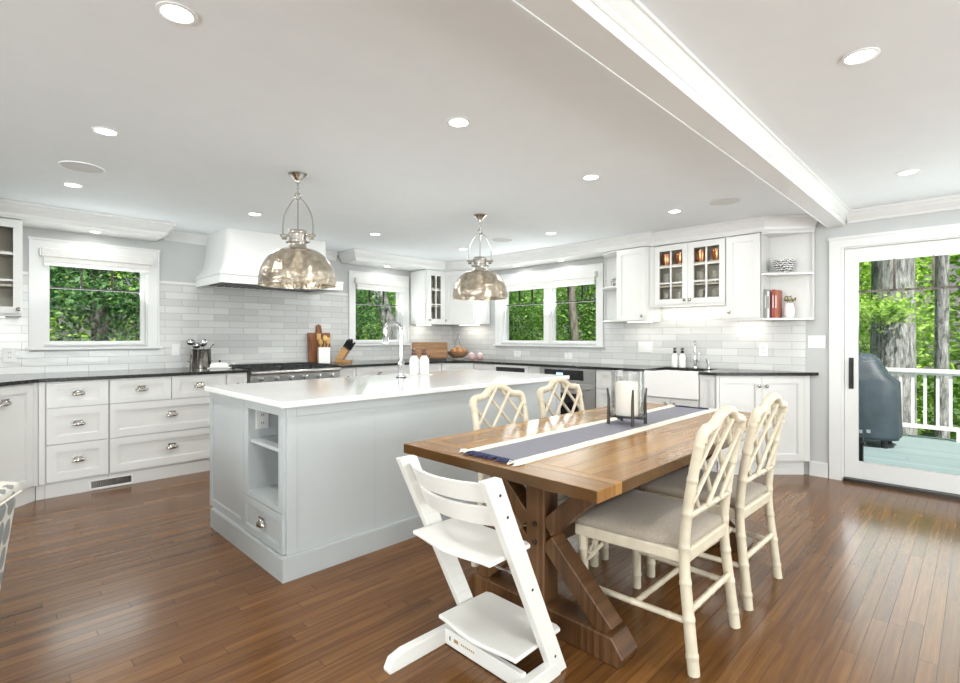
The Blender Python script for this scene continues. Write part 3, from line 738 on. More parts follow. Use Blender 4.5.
open_shelf('small open white end shelves beside the double window, left of the tall wall cabinet', FR1 + .02, 2.850, 3.185, (1.42, 1.80, 2.19))
# contents
def glassj(label, loc, r, h, mat='glassware', cat='glass', name='drinking_glass', group=None):
    o = obj(name, MB().lathe([(r * .7, 0), (r, h * .5), (r, h), (r * .92, h), (r * .9, h * .5), (r * .6, .006), (1e-5, .006)], seg=16), mat, loc=loc)
    tag(o, label, cat, group); return o
for k, (x, w_) in enumerate(((5.19, 'left'), (5.19, ''))): pass
mugs = [(5.20, 2.37, 'leftmost copper mug behind the glazed doors above the sink'), (5.20, 2.215, 'second copper mug from the left behind the glazed doors above the sink'),
        (5.20, 2.01, 'third copper mug from the left behind the glazed doors above the sink'), (5.20, 1.85, 'rightmost copper mug behind the glazed doors above the sink')]
for x, y, lb in mugs:
    m = glassj(lb, (x, y, 2.0005), .052, .12, 'copper', 'mug', 'copper_mug', 'copper mugs on the top shelf')
    obj('mug_handle', MB().tube([(-.05, 0, .095), (-.075, 0, .09), (-.08, 0, .06), (-.07, 0, .035), (-.045, 0, .03)], .005, 6), 'copper', m)
for z, zn in ((1.5985, 'bottom'), (1.7855, 'middle')):
    for j, (y, yn) in enumerate(((2.37, 'leftmost'), (2.22, 'second from the left'), (2.01, 'second from the right'), (1.86, 'rightmost'))):
        glassj('clear tumbler, %s on the %s shelf of the cabinet above the sink' % (yn, zn), (5.20, y, z), .035, .13, group='tumblers behind the doors above the sink')
for z, zn in ((1.4485, 'bottom'), (1.6965, 'middle'), (1.9565, 'top')):
    for j, (x, xn) in enumerate(((4.62, 'left'), (4.745, 'right'))):
        glassj('clear goblet, %s one on the %s shelf of the narrow far-corner cabinet' % (xn, zn), (x, 5.72, z), .035, .15, name='goblet', group='goblets in the far corner cabinet')
for z, zn in ((1.4385, 'bottom'), (1.6765, 'middle'), (1.9465, 'top')):
    glassj('glass jug on the %s shelf of the glazed cabinet at the left edge' % zn, (.08, 5.74, z), .05, .17, name='glass_jug', cat='jug', group='jugs in the left glazed cabinet')
bw = obj('serving_bowl', MB().lathe([(.04, 0), (.06, .02), (.086, .07), (.092, .115), (.086, .115), (.078, .07), (.055, .026), (1e-5, .024)], seg=28), 'black_white_weave', loc=(5.235, 1.275, 1.8335)); tag(bw, 'black and white patterned bowl on the upper open shelf', 'bowl')
bx = 5.15
for (dy_, th, h, mt, lb) in ((.0, .018, .265, 'book_grey', 'grey-spined cookbook at the left end of the open shelf'), (-.021, .020, .25, 'book_white', 'white and black spined cookbook second from left on the open shelf'),
                              (-.062, .020, .26, 'book_red', 'dark red cookbook left of the rust one on the open shelf'), (-.085, .022, .255, 'book_rust', 'rust red cookbook nearest the white vase on the open shelf')):
    t = thing('cookbook', lb, 'book', loc=(bx, 1.415 + dy_ - th, 1.4235), group='cookbooks on the open shelf')
    obj('book_cover', MB().box(0, 0, 0, .15, .002, h).box(0, th - .002, 0, .15, th, h).box(-.003, 0, 0, 0, th, h), mt, t)
    obj('page_block', MB().box(.001, .0021, .003, .145, th - .0021, h - .003), 'book_white', t)
    obj('spine_title', MB().box(-.0036, th * .3, h * .35, -.0031, th * .7, h * .8), 'book_white' if mt != 'book_white' else 'black_iron', t)
t = thing('potted_plant', 'small brown leafy sprig in a rounded white vase on the open shelf', 'plant', loc=(5.235, 1.235, 1.4235))
obj('vase', MB().lathe([(.03, 0), (.044, .03), (.045, .08), (.034, .125), (.026, .135), (.022, .13), (.03, .08), (1e-5, .05)], seg=20), 'white_ceramic', t)
lf = MB()
for k in range(26):
    a = random.uniform(0, 2 * PI); e = random.uniform(.3, 1.3); r = random.uniform(.03, .06)
    c = Vector((math.cos(a) * math.cos(e) * r, math.sin(a) * math.cos(e) * r, .14 + math.sin(e) * r)); u = Vector((random.uniform(-1, 1), random.uniform(-1, 1), random.uniform(-1, 1))).normalized(); w_ = u.cross(Vector((0, .3, 1))).normalized()
    lf.add([c - u * .02, c - w_ * .011, c + u * .02, c + w_ * .011], [(0, 1, 2, 3)])
for k in range(5): a = k * 1.3; lf.tube([(0, 0, .08), (math.cos(a) * .02, math.sin(a) * .02, .17)], .0015, 5)
obj('foliage', lf, 'leaf_small', t)
cv = obj('carved_ornament', MB().ball((0, 0, .03), .028, 12, 8).ball((.0, .012, .07), .022, 12, 8).ball((0, -.012, .085), .018, 12, 8).box(-.025, -.025, 0, .025, .025, .012), 'black_white_weave', loc=(5.14, 2.965, 1.8185)); tag(cv, 'small dark knobbly ornament on the end shelf next to the double window', 'ornament')
cv = obj('tablet_stand', MB().box(-.05, -.006, 0, .05, .006, .22), 'book_grey', loc=(5.12, 2.895, 1.4385), bev=.002, rot=(0, 0, .3)); tag(cv, 'thin grey book standing on the lower end shelf next to the double window', 'book')

# LED strips under the wall cabinets
def led(label, x, y, z, l, axis, e):
    t = thing('cabinet_light', label, 'light', loc=(x, y, z))
    if axis == 'x': obj('light_bar', MB().box(-l / 2, -.012, -.008, l / 2, .012, -.0005), 'led_strip', t)
    else: obj('light_bar', MB().box(-.012, -l / 2, -.008, .012, l / 2, -.0005), 'led_strip', t)
    d = light('AREA', 'cabinet_light_glow', (0, 0, -.012), e, (1, .95, .86), shape='RECTANGLE', size=l if axis == 'x' else .03, size_y=.03 if axis == 'x' else l); d.parent = t
led('slim light bar under the glazed cabinet above the apron sink', 5.26, 2.12, 1.5795, .62, 'y', 1.3)
led('slim light bar under the single-door cabinet near the patio door', 5.26, 1.58, 1.4195, .24, 'y', .6)
led('slim light bar under the tall cabinet right of the double window', 5.20, 2.67, 1.4195, .28, 'y', .5)
led('slim light bar under the angled corner cabinet', 5.22, 5.4, 1.4295, .4, 'y', 1.0)
led('slim light bar under the narrow glazed corner cabinet', 4.68, 5.80, 1.4295, .26, 'x', .5)
led('slim light bar under the glazed cabinet at the left edge', -.05, 5.80, 1.4195, .5, 'x', .8)

# ------------------------------------------------------------------ island
t = thing('kitchen_island', 'pale grey kitchen island with open end shelves and one small drawer', 'kitchen island', loc=(1.145, 2.545, 0))
IW, ID = 2.375, 1.13      # extents in +x, +y (world)
Z0, Z1 = .125, .888
b = MB().box(.42, .0, Z0, IW, ID, Z1).box(0, .535, Z0, .42, ID, Z1).box(0, 0, Z0, .42, .535, .335)
b.box(0.02, 0, .335, .42, .02, Z1)
obj('island_body', b, 'island_grey', t)
# long side: flat panel with one seam and corner posts
obj('side_panel', MB().box(.052, -.012, Z0, .53, -.0005, .835).box(.5308, -.012, Z0, IW - .05, -.0005, .835).box(.052, -.014, .836, IW - .05, -.0005, Z1).box(IW - .049, -.016, Z0, IW, -.0005, Z1).box(.0, -.016, Z0, .05, -.0005, Z1), 'island_grey', t)
# end face (world -x): frame around opening, left tall panel
e = MB(); x = -.014
e.box(x, .0, .335, -.0005, .058, Z1).box(x, .468, .335, -.0005, .533, Z1).box(x, .058, .840, -.0005, .468, Z1).box(x, .058, .335, -.0005, .468, .362)
obj('shelf_frame', e, 'island_grey', t)
obj('shelf_lining', MB().box(.401, .021, .363, .419, .534, Z1).box(.0, .470, .363, .400, .534, Z1).box(.0, .021, .845, .400, .469, Z1).box(0, .0205, .336, .400, .469, .363), 'island_grey', t)
obj('shelf', MB().box(.002, .0215, .640, .400, .469, .660), 'island_grey', t)
o = obj('end_panel', shaker(.595, Z1 - Z0, .045, .014, .008), 'island_grey', t, loc=(-.0005, ID, Z0), rot=(0, 0, -PI / 2))
o = obj('drawer', shaker(.530, .200, .038, .018, .009), 'island_grey', t, loc=(-.0005, .532, .130), rot=(0, 0, -PI / 2)); obj('cup_pull', CUP, '', o, loc=(.265, -.0185, .09))
bb = MB(); bb.box(-.032, -.034, 0, IW + .002, -.0165, .118).box(-.032, -.0164, 0, -.0185, 1.06, .118).box(-.028, -.030, .1185, IW, -.017, .124).box(-.028, -.0169, .1185, -.019, 1.058, .124).box(-.018, -.016, 0, IW, 1.055, .1235)
obj('plinth', bb, 'island_grey', t)
obj('end_outlet', MB().box(.03, .464, .71, .105, .4695, .825), 'white_plastic', t, bev=.002)
obj('outlet_socket', MB().box(.060, .4632, .785, .064, .4639, .797).box(.072, .4632, .785, .076, .4639, .797).box(.060, .4632, .738, .064, .4639, .750).box(.072, .4632, .738, .076, .4639, .750), 'black_plastic' if False else 'dark_interior', t)
o = obj('island_top', MB().prism([(1.10, 2.49), (3.60, 2.49), (3.60, 3.69), (1.10, 3.69)], .8885, .922), 'white_quartz', bev=.006); tag(o, 'thick white quartz slab on the grey island', 'worktop')

# ------------------------------------------------------------------ dining table
t = thing('dining_table', 'long honey brown wooden trestle dining table with striped runner', 'table', loc=(1.40, .864, 0))
TW, TL = 1.020, 2.17
obj('tabletop', MB().box(.16, 0, .718, TL - .16, TW, .76), 'table_wood', t, bev=.003)
for x0, x1 in ((0, .1595), (TL - .1595, TL)): obj('breadboard_end', MB().box(0, 0, .718, .1595, TW, .76), 'table_end_wood', t, loc=(x0, 0, 0), bev=.003)
for tx in (.325, 1.745):
    tr_ = obj('trestle', MB().box(tx, .10, .655, tx + .10, TW - .10, .7175).box(tx, .46, .105, tx + .10, .56, .6545), 'trestle_wood', t, bev=.004)
    f = MB(); f.prism([(.10, 0), (.92, 0), (.935, .04), (.885, .105), (.135, .105), (.085, .04)], tx - .012, tx + .112, 'yz')
    obj('trestle_foot', f, 'trestle_wood', tr_, bev=.005)
    for s in (-1, 1):
        yb, yt = .51 + s * .345, .51 + s * .30
        obj('brace', MB().beam((tx + .05, yb, .10), (tx + .05, .51 + s * .055, .375), .075, .085, (1, 0, 0)), 'trestle_wood', tr_, bev=.004)
        obj('brace', MB().beam((tx + .05, yt, .66), (tx + .05, .51 + s * .055, .43), .075, .085, (1, 0, 0)), 'trestle_wood', tr_, bev=.004)
    for z in (.36, .44): obj('bolt', MB().lathe([(.011, 0), (.011, .005), (1e-5, .007)], seg=10, M=Matrix.Translation((tx, .51, z)) @ Matrix.Rotation(-PI / 2, 4, 'Y')), 'dark_metal', tr_)
obj('stretcher', MB().box(.426, .475, .33, 1.744, .545, .44), 'trestle_wood', t, bev=.004)
for s, a, b_ in ((1, .44, .80), (-1, 1.73, 1.37)): obj('stretcher_brace', MB().beam((a + .01 * s, .51, .64), (b_, .51, .445), .06, .06), 'trestle_wood', t, bev=.003)

# runner
RX0, RX1, RY0, RY1 = 1.50, 3.475, 1.245, 1.575; zt = .7605
t = thing('table_runner', 'cream and grey-blue striped fringed runner lying along the wooden table', 'table runner', loc=(RX0, RY0, zt))
rl, rwd = RX1 - RX0, RY1 - RY0
def strip(y0, y1, h):
    mb = MB(); n = 60; vs = []; fs = []
    for i in range(n + 1):
        x = rl * i / n; dz = .0012 * math.sin(i * 1.1)
        for y in (y0, y1): vs += [(x, y + .002 * math.sin(i * .5), 0), (x, y + .002 * math.sin(i * .5), h + abs(dz))]
    for i in range(n): a = i * 4; fs += [(a + 1, a + 3, a + 7, a + 5), (a, a + 4, a + 6, a + 2), (a, a + 1, a + 5, a + 4), (a + 2, a + 6, a + 7, a + 3)]
    return mb.add(vs, fs)
obj('runner_border', strip(0, .058, .003), 'cream_cotton', t); obj('runner_border', strip(rwd - .058, rwd, .003), 'cream_cotton', t)
obj('runner_stripe', strip(.058, rwd - .058, .0032), 'blue_weave', t)
for e in (0, 1):
    for nm, m_, y0, y1 in (('fringe', 'fringe_navy', .05, rwd - .05), ('fringe', 'cream_cotton', 0, .05), ('fringe', 'cream_cotton', rwd - .05, rwd)):
        f = MB(); y = y0
        while y < y1:
            L_ = random.uniform(.03, .062); x0 = 0 if e == 0 else rl; s = -1 if e == 0 else 1
            f.tube([(x0, y, .0052), (x0 + s * L_ * .5, y + random.uniform(-.006, .006), .0062), (x0 + s * L_, y + random.uniform(-.012, .012), .0035)], [.0045, .0055, .002], 5); y += .0095
        o = obj(nm, f, m_, t)
        if m_ == 'fringe_navy': o['label'] = 'dark navy fringe'

# candle holder
t = thing('candle_holder', 'clear glass hurricane with white pillar candle on dark metal stand on the runner', 'candle holder', loc=(2.585, 1.405, .7652))
r = .088
obj('glass_cylinder', MB().lathe([(1e-5, .045), (.078, .046), (r, .06), (r, .295), (r - .004, .295), (r - .004, .062), (1e-5, .05)], seg=40), 'clear_glass', t)
o = obj('pillar_candle', MB().lathe([(.060, .0505), (.060, .228), (.055, .235), (.05, .228), (1e-5, .225)], seg=36), 'candle_wax', t)
obj('wick', MB().tube([(0, 0, .225), (.002, 0, .242)], .0012, 6), 'black_iron', o)
mb = MB(); mb.tube([(math.cos(a) * .097, math.sin(a) * .097, .048) for a in [2 * PI * k / 32 for k in range(32)]], .005, 6, True)
mb.beam((-.097, 0, .04), (.097, 0, .04), .012, .006).beam((0, -.097, .036), (0, .097, .036), .012, .006)
obj('stand_ring', mb, 'dark_metal', t)
for k in range(4):
    a = PI / 4 + k * PI / 2; c, s = math.cos(a), math.sin(a)
    obj('stand_leg', MB().tube([(c * .104, s * .104, 0), (c * .102, s * .102, .08), (c * .102, s * .102, .14), (c * .109, s * .109, .20)], [.009, .009, .008, .005], 8), 'dark_metal', t)

# ------------------------------------------------------------------ dining chairs
def smooth_path(P, k=6):
    P = [Vector(p) for p in P]; out = []
    for i in range(len(P) - 1):
        p0 = P[max(0, i - 1)]; p1 = P[i]; p2 = P[i + 1]; p3 = P[min(len(P) - 1, i + 2)]
        for j in range(k):
            u = j / k; out.append(.5 * ((2 * p1) + (-p0 + p2) * u + (2 * p0 - 5 * p1 + 4 * p2 - p3) * u * u + (-p0 + 3 * p1 - 3 * p2 + p3) * u ** 3))
    out.append(P[-1]); return out
def bamboo(mb, P, r, step=.14, k=6, seg=10, straight=False, r1=None):
    S = [Vector(p) for p in P] if straight else smooth_path(P, k)
    D = [0]
    for a, b in zip(S, S[1:]): D.append(D[-1] + (b - a).length)
    L = D[-1]
    def at(d):
        for i in range(len(S) - 1):
            if d <= D[i + 1] + 1e-9: return S[i].lerp(S[i + 1], (d - D[i]) / max(1e-9, D[i + 1] - D[i]))
        return S[-1]
    n = max(1, round(L / step)); marks = [L * (i + .5) / n for i in range(n)] if n > 1 else ([L / 2] if L > .1 else [])
    ds = [(d, 0) for d in D]
    for m in marks: ds = [q for q in ds if abs(q[0] - m) > .012] + [(m - .010, 0), (m - .006, 1), (m - .001, 1), (m, -.2), (m + .001, 1), (m + .006, 1), (m + .010, 0)]
    ds.sort(); pts = [at(d) for d, _ in ds]; r1 = r1 or r
    mb.tube(pts, [(r + (r1 - r) * d / L) * (1 + .10 * b) for d, b in ds], seg); return mb
def dining_chair(label):
    t = thing('dining_chair', label, 'chair', group='bamboo-style dining chairs around the table'); m = 'cream_bamboo'
    for s in (-1, 1):
        obj('rear_post', bamboo(MB(), [(s * .220, -.012, 0), (s * .214, .010, .2), (s * .207, .030, .42), (s * .207, .014, .62), (s * .210, -.030, .86), (s * .196, -.042, .905)], .022, .13, r1=.019), m, t)
        lg = bamboo(MB(), [(s * .238, .455, 0), (s * .238, .455, .41)], .021, .13, straight=True)
        obj('leg', lg, m, t)
        br = MB(); br.tube([(s * .238, .43, .30), (s * .238, .36, .385)], .008, 6).tube([(s * .238, .39, .39), (s * .238, .40, .33), (s * .238, .435, .33)], .006, 6)
        br.tube([(s * .20, .455, .30), (s * .13, .455, .385)], .008, 6).tube([(s * .16, .455, .39), (s * .17, .455, .33), (s * .205, .455, .33)], .006, 6)
        obj('corner_bracket', br, m, t)
        obj('stretcher', bamboo(MB(), [(s * .214, .012, .185), (s * .236, .45, .185)], .0125, .14, straight=True), m, t)
    obj('stretcher', bamboo(MB(), [(-.21, .008, .225), (.21, .008, .225)], .0125, .14, straight=True), m, t)
    obj('stretcher', bamboo(MB(), [(-.22, .22, .185), (.22, .22, .185)], .0115, .14, straight=True), m, t)
    fr = MB().prism([(-.215, .015), (.215, .015), (.262, .485), (-.262, .485)], .395, .445)
    obj('seat_frame', fr, m, t, bev=.008)
    # cushion with crowned top
    vs = []; fs = []; n = 12
    for i in range(n + 1):
        for j in range(n + 1):
            u, v = i / n * 2 - 1, j / n * 2 - 1; w = .203 + .065 * (v + 1) / 2
            dome = .03 * (1 - u ** 4) * (1 - v ** 4); y = .235 + v * (.205 if v < 0 else .258)
            cut = 1 if v > -.6 else (.92)
            vs.append((u * w * cut, y, .478 + dome))
    k = len(vs); ed = [i * (n + 1) for i in range(n + 1)] + [n * (n + 1) + j for j in range(1, n + 1)] + [i * (n + 1) + n for i in range(n - 1, -1, -1)] + [j for j in range(n - 1, 0, -1)]
    for i in range(n):
        for j in range(n): a = i * (n + 1) + j; fs.append((a, a + 1, a + n + 2, a + n + 1))
    bot = [(vs[e][0] * 1.0, vs[e][1], .446) for e in ed]; mid = [(vs[e][0] * 1.02, .235 + (vs[e][1] - .235) * 1.02, .462) for e in ed]
    vs2 = vs + mid + bot; m_ = len(ed)
    for i in range(m_):
        j = (i + 1) % m_; fs.append((ed[i], ed[j], k + j, k + i)); fs.append((k + i, k + j, k + m_ + j, k + m_ + i))
    obj('seat', MB().add(vs2, fs, True), 'taupe_linen', t, autosmooth=False)
    # crest rail
    def yb(z): return .014 - .044 * max(0, (z - .62)) / .24
    obj('crest_rail', bamboo(MB(), [(-.212, -.036, .865), (-.205, -.042, .897), (-.175, -.043, .908), (-.12, -.044, .915), (-.07, -.05, .945), (-.02, -.053, .960), (.02, -.053, .960), (.07, -.05, .945), (.12, -.044, .915), (.175, -.043, .908), (.205, -.042, .897), (.212, -.036, .865)], .020, .13), m, t)
    obj('lower_rail', bamboo(MB(), [(-.205, .016, .575), (.205, .016, .575)], .013, .14, straight=True), m, t)
    for s in (-1, 1):
        for (x0, z0, x1, z1) in ((-.20, .86, .045, .58), (-.09, .925, .20, .615), (.02, .955, .203, .755), (-.203, .70, -.095, .58)):
            o_ = .006 * s
            obj('lattice_bar', bamboo(MB(), [(s * x0, yb(z0) + o_, z0), (s * x1, yb(z1) + o_, z1)], .0092, .12, straight=True, seg=8), m, t)
    return t
ch = dining_chair('cream bamboo-style dining chair nearest the camera, on the patio door side of the table')
ch.location = (2.104, .765, 0); ch.rotation_euler = (0, 0, 0)
dup(ch, (2.735, .765, 0), -.02, 'cream bamboo-style dining chair farther back on the patio door side, beside the angled cabinet')
dup(ch, (2.165, 1.955, 0), PI, 'cream bamboo-style dining chair back seen left of centre between table and grey island')
dup(ch, (2.765, 1.955, 0), PI - .02, 'cream bamboo-style dining chair back seen against the oven, behind the table')

# ------------------------------------------------------------------ high chair
t = thing('high_chair', 'white wooden high chair with slanted sides at the head of the dining table', 'high chair', loc=(1.34, 1.345, 0))
m = 'highchair_white'
def up(z): return .195 - .36 * z / .79       # centre line x (local)
for s in (-1, 1):
    y0 = s * .222; ya, yb2 = y0 - .016, y0 + .016
    pr = MB().prism([(up(.0) - .030, .004), (up(0) + .048, .004), (up(.79) + .043, .79), (up(.79) - .037, .79)], ya, yb2, 'xz')
    o = obj('side_upright', pr, m, t, bev=.003)
    g = MB()
    for k in range(12): z = .13 + k * .042; x = up(z); g.box(x - .030, s * .2055 - .0008, z, x + .03, s * .2055 + .0008, z + .006)
    obj('side_groove', g, 'roman_fabric', o)
    for z in (.735, .655, .37, .08): obj('bolt', MB().lathe([(.0055, 0), (.0055, .0008), (1e-5, .001)], seg=10, M=Matrix.Translation((up(z) + .01, y0 + s * .0162, z)) @ Matrix.Rotation(-s * PI / 2, 4, 'X')), 'black_iron', o)
    obj('floor_runner', MB().prism([(-.25, 0), (.20, 0), (.205, .012), (.17, .055), (-.18, .062), (-.235, .05), (-.255, .015)], ya - .003, yb2 + .003, 'xz'), m, t, bev=.004)
def plate(name, z, x0, x1, wave, hw):
    n = 24; P = []
    for i in range(n + 1):
        v = i / n * 2 - 1; P.append((x0 + wave * (math.cos(v * PI) * .5 - .5) * -1 - wave * .3 * (1 - abs(v)), v * hw))
    Q = [(x1 - .0, hw), (x1 - .0, -hw)]
    Q = [(x1, hw * .97), (x1 + .01, hw * .85), (x1 + .01, -hw * .85), (x1, -hw * .97)]
    return obj(name, MB().prism(P + Q, z, z + .016), m, t, bev=.005)
plate('seat', .492, -.165, .075, .020, .205)
plate('footrest', .118, -.035, .255, .020, .205)
for zc in (.735, .648):
    n = 20; vs = []; fs = []
    for i in range(n + 1):
        v = i / n * 2 - 1; xc = up(zc) + .005 - .060 * (1 - v * v)
        for dx_, z in ((-.007, -.036), (-.007, .036), (.007, .036), (.007, -.036)): vs.append((xc + dx_ - z * .45, v * .2055, zc + z))
    for i in range(n):
        a = i * 4
        for q in range(4): l = (q + 1) % 4; fs.append((a + q, a + l, a + 4 + l, a + 4 + q))
    fs += [(0, 1, 2, 3), (n * 4 + 3, n * 4 + 2, n * 4 + 1, n * 4)]
    obj('back_slat', MB().add(vs, fs, True), m, t, bev=.002)
o = obj('crossbar', MB().box(.02, -.2055, .004, .042, .2055, .066), m, t, bev=.003)
lg = MB().box(.0193, .125, .030, .0199, .150, .044)
for k in range(7): lg.box(.0193, .035 + k * .011, .034, .0199, .042 + k * .011, .041)
obj('crossbar_mark', lg, 'logo_ink', o)
obj('crossbar_hole', MB().box(.0192, .17, .028, .0199, .176, .044), 'black_iron', o)
for z in (.475, .40): obj('tie_rod', MB().tube([(up(z) + .02, -.2055, z), (up(z) + .02, .2055, z)], .004, 8), 'chrome', t)

# ------------------------------------------------------------------ armchair at the left edge
t = thing('armchair', 'leaf-patterned grey and cream upholstered armchair cut off by the left edge', 'armchair', loc=(-.54, 2.34, 0), rz=math.radians(-21))
def slab(mb, lo, hi, z0, z1):
    (a0, b0, a1, b1), (c0, d0, c1, d1) = lo, hi
    return mb.add([(a0, b0, z0), (a1, b0, z0), (a1, b1, z0), (a0, b1, z0), (c0, d0, z1), (c1, d0, z1), (c1, d1, z1), (c0, d1, z1)], [(0, 1, 2, 3), (7, 6, 5, 4), (0, 4, 5, 1), (1, 5, 6, 2), (2, 6, 7, 3), (3, 7, 4, 0)])
for nm, lo, hi, z1 in (('arm', (.22, .02, .36, .80), (.24, .0, .425, .82), .58), ('arm', (-.36, .02, -.22, .80), (-.425, .0, -.24, .82), .58)):
    o = obj(nm, slab(MB(), lo, hi, .07, z1), 'leaf_print_linen', t, bev=.03)
    x = (hi[0] + hi[2]) / 2
    obj('arm_roll', MB().prism([(hi[0] - .004, .585), (hi[2] + .004, .585), (hi[2] + .0, .625), (x, .642), (hi[0], .625)], 0.0, .82, 'xz'), 'leaf_print_linen', o, bev=.012)
    obj('piping', MB().tube([(hi[2] + .003, 0, .583), (hi[2] + .003, .82, .583)], .005, 6), 'cream_cotton', o)
obj('seat_base', MB().box(-.235, .05, .10, .235, .80, .30), 'leaf_print_linen', t, bev=.02)
obj('seat_cushion', MB().box(-.225, .03, .305, .225, .66, .45), 'leaf_print_linen', t, bev=.04)
obj('backrest', slab(MB(), (-.23, .67, .23, .80), (-.25, .72, .25, .90), .305, .84), 'leaf_print_linen', t, bev=.04)
for sx in (-1, 1):
    for y in (.07, .75): obj('leg', MB().lathe([(.016, 0), (.024, .0695)], (sx * .30, y, 0)), 'board_wood', t)

# ------------------------------------------------------------------ pendants
def pendant(label, x, y):
    t = thing('pendant_light', label, 'pendant lamp', loc=(x, y, CEIL - .0008), group='domed pendants over the island'); z = -CEIL
    obj('canopy', MB().lathe([(.062, 0), (.062, -.006), (.045, -.016), (.028, -.035), (.016, -.045), (.014, -.06), (1e-5, -.062)], seg=28), 'nickel', t)
    c = MB()
    for k in range(4):
        zz = -.062 - .006 - k * .020
        P = [(.007 * math.cos(a) if k % 2 else 0, 0 if k % 2 else .007 * math.cos(a), zz + .012 * math.sin(a)) for a in [2 * PI * i / 12 for i in range(12)]]
        c.tube(P, .0022, 6, True)
    obj('chain', c, 'nickel', t)
    obj('ring', MB().tube([(.021 * math.cos(a), 0, -.150 + .021 * math.sin(a)) for a in [2 * PI * i / 20 for i in range(20)]], .005, 8, True), 'nickel', t)
    obj('rod', MB().tube([(0, 0, -.172), (0, 0, -.382)], .005, 8), 'nickel', t)
    ux, uy = math.sin(math.radians(44.75)), -math.cos(math.radians(44.75))
    for s in (-1, 1):
        P = smooth_path([(s * .015, 0, -.160), (s * .055, 0, -.205), (s * .09, 0, -.275), (s * .100, 0, -.35), (s * .100, 0, -.425)], 5)
        obj('stirrup_arm', MB().tube([(p.x * ux, p.x * uy, p.z) for p in P], .0045, 8), 'nickel', t)
        kb = MB().tube([(s * .052 * ux, s * .052 * uy, -.41), (s * .118 * ux, s * .118 * uy, -.41)], .008, 8).tube([(s * .075 * ux, s * .075 * uy, -.425), (s * .105 * ux, s * .105 * uy, -.425)], .013, 8).tube([(s * .05 * ux, s * .05 * uy, -.455), (s * .078 * ux, s * .078 * uy, -.455)], .007, 8)
        obj('thumb_screw', kb, 'nickel', t)
    obj('lamp_neck', MB().lathe([(.012, -.375), (.056, -.378), (.060, -.386), (.060, -.40), (.055, -.404), (.055, -.44), (.061, -.444), (.061, -.462), (.055, -.466), (.055, -.482), (.058, -.487), (.062, -.497), (.062, -.503), (.04, -.503), (.035, -.40)], seg=32), 'mercury_glass' if False else 'nickel', t)
    pr = []; R = .247; H_ = .238; n = 18
    for i in range(n + 1):
        a = PI / 2 * i / n; rr = .055 + (R - .055) * math.sin(a) ** .92; pr.append((rr, -.500 - H_ * (1 - math.cos(a)) ** 1.0))
    pr2 = [(r_ - .004, z_ - .002) for r_, z_ in pr[::-1]]
    obj('lamp_shade', MB().lathe(pr + [(R + .002, -.500 - H_ - .008), (R - .003, -.500 - H_ - .008)] + pr2, seg=56), 'mercury_glass', t)
    bl = obj('bulb', MB().lathe([(.014, -.503), (.015, -.54), (.03, -.575), (.033, -.60), (.025, -.625), (1e-5, -.635)], seg=20), 'lamp_lens', t)
    p = light('POINT', 'pendant_glow', (0, 0, -.60), 4, (1, .93, .82), shadow_soft_size=.035); p.parent = t
pendant('domed mercury-glass pendant over the left end of the island, in front of the hood', 1.541, 3.242)
pendant('domed mercury-glass pendant over the right end of the island, in front of the corner cabinet', 3.204, 3.176)

# ------------------------------------------------------------------ recessed lights and speakers
def can(x, y, label, z=CEIL, r=.062, e=6.5):
    t = thing('recessed_light', label, 'ceiling light', loc=(x, y, z), group='recessed lights')
    obj('trim_ring', MB().lathe([(r, -.0005), (r, -.004), (r - .012, -.006), (r - .016, -.0035), (r - .016, -.0005)], seg=32), 'white_plastic', t)
    obj('lamp_lens', MB().lathe([(r - .0165, -.0012), (r - .0165, -.0028), (1e-5, -.0028)], seg=32), 'lamp_lens', t)
    d = light('AREA', 'recessed_light_glow', (0, 0, -.012), e, (.985, .99, .965), shape='DISK', size=2 * (r - .017)); d.parent = t
CANS = [(.489, 1.92, 'recessed light at the upper left, nearest the camera'), (.504, 3.29, 'recessed light between the nearest left light and the round speaker by the conifer window'),
        (.517, 4.62, 'recessed light just beyond the left round speaker'), (1.743, 1.88, 'recessed light in the ceiling between the two pendants, nearest the camera'),
        (2.976, 1.885, 'recessed light above the far dining chairs'), (4.29, 1.88, 'recessed light left of the round speaker by the ceiling beam'),
        (1.774, 4.567, 'recessed light directly left of the left pendant, above the hood'), (3.013, 4.552, 'recessed light between the hood and the right pendant'),
        (4.283, 3.198, 'recessed light right of the right pendant towards the double window'), (4.29, 4.55, 'recessed light behind the right pendant chain near the far corner'),
        (2.429, .332, 'large-looking recessed light right of the beam, nearest the camera'), (4.36, .341, 'recessed light right of the beam above the patio door')]
for x, y, lb in CANS: can(x, y, lb)
for x, y in ((.5, .33), (.5, -1.6), (2.43, -1.6), (4.36, -1.6)): can(x, y, 'added unseen recessed light, behind or beside the camera')  # unseen ceiling lights, added to help light the room
can(.80, 5.73, 'small soffit light above the conifer window', SB, .05, .55); can(3.99, 5.73, 'small soffit light above the window with the tree trunk', SB, .05, .55)
can(5.19, 4.45, 'left soffit light above the double window', SB, .05, .55); can(5.19, 3.72, 'right soffit light above the double window', SB, .05, .55)
for x, y, lb in ((.503, 4.09, 'round flat ceiling speaker at the left, near the conifer window'), (4.257, 1.455, 'round flat ceiling speaker near the beam and the open shelves'), (4.19, 3.80, 'round flat ceiling speaker behind the right pendant')):
    t = thing('ceiling_speaker', lb, 'speaker', loc=(x, y, CEIL), group='ceiling speakers')
    obj('speaker_grille', MB().lathe([(.112, -.0005), (.110, -.006), (1e-5, -.007)], seg=36), 'speaker_grille', t)
    obj('speaker_rim', MB().lathe([(.120, -.0005), (.120, -.006), (.1125, -.0065), (.1125, -.0005)], seg=36), 'white_plastic', t)

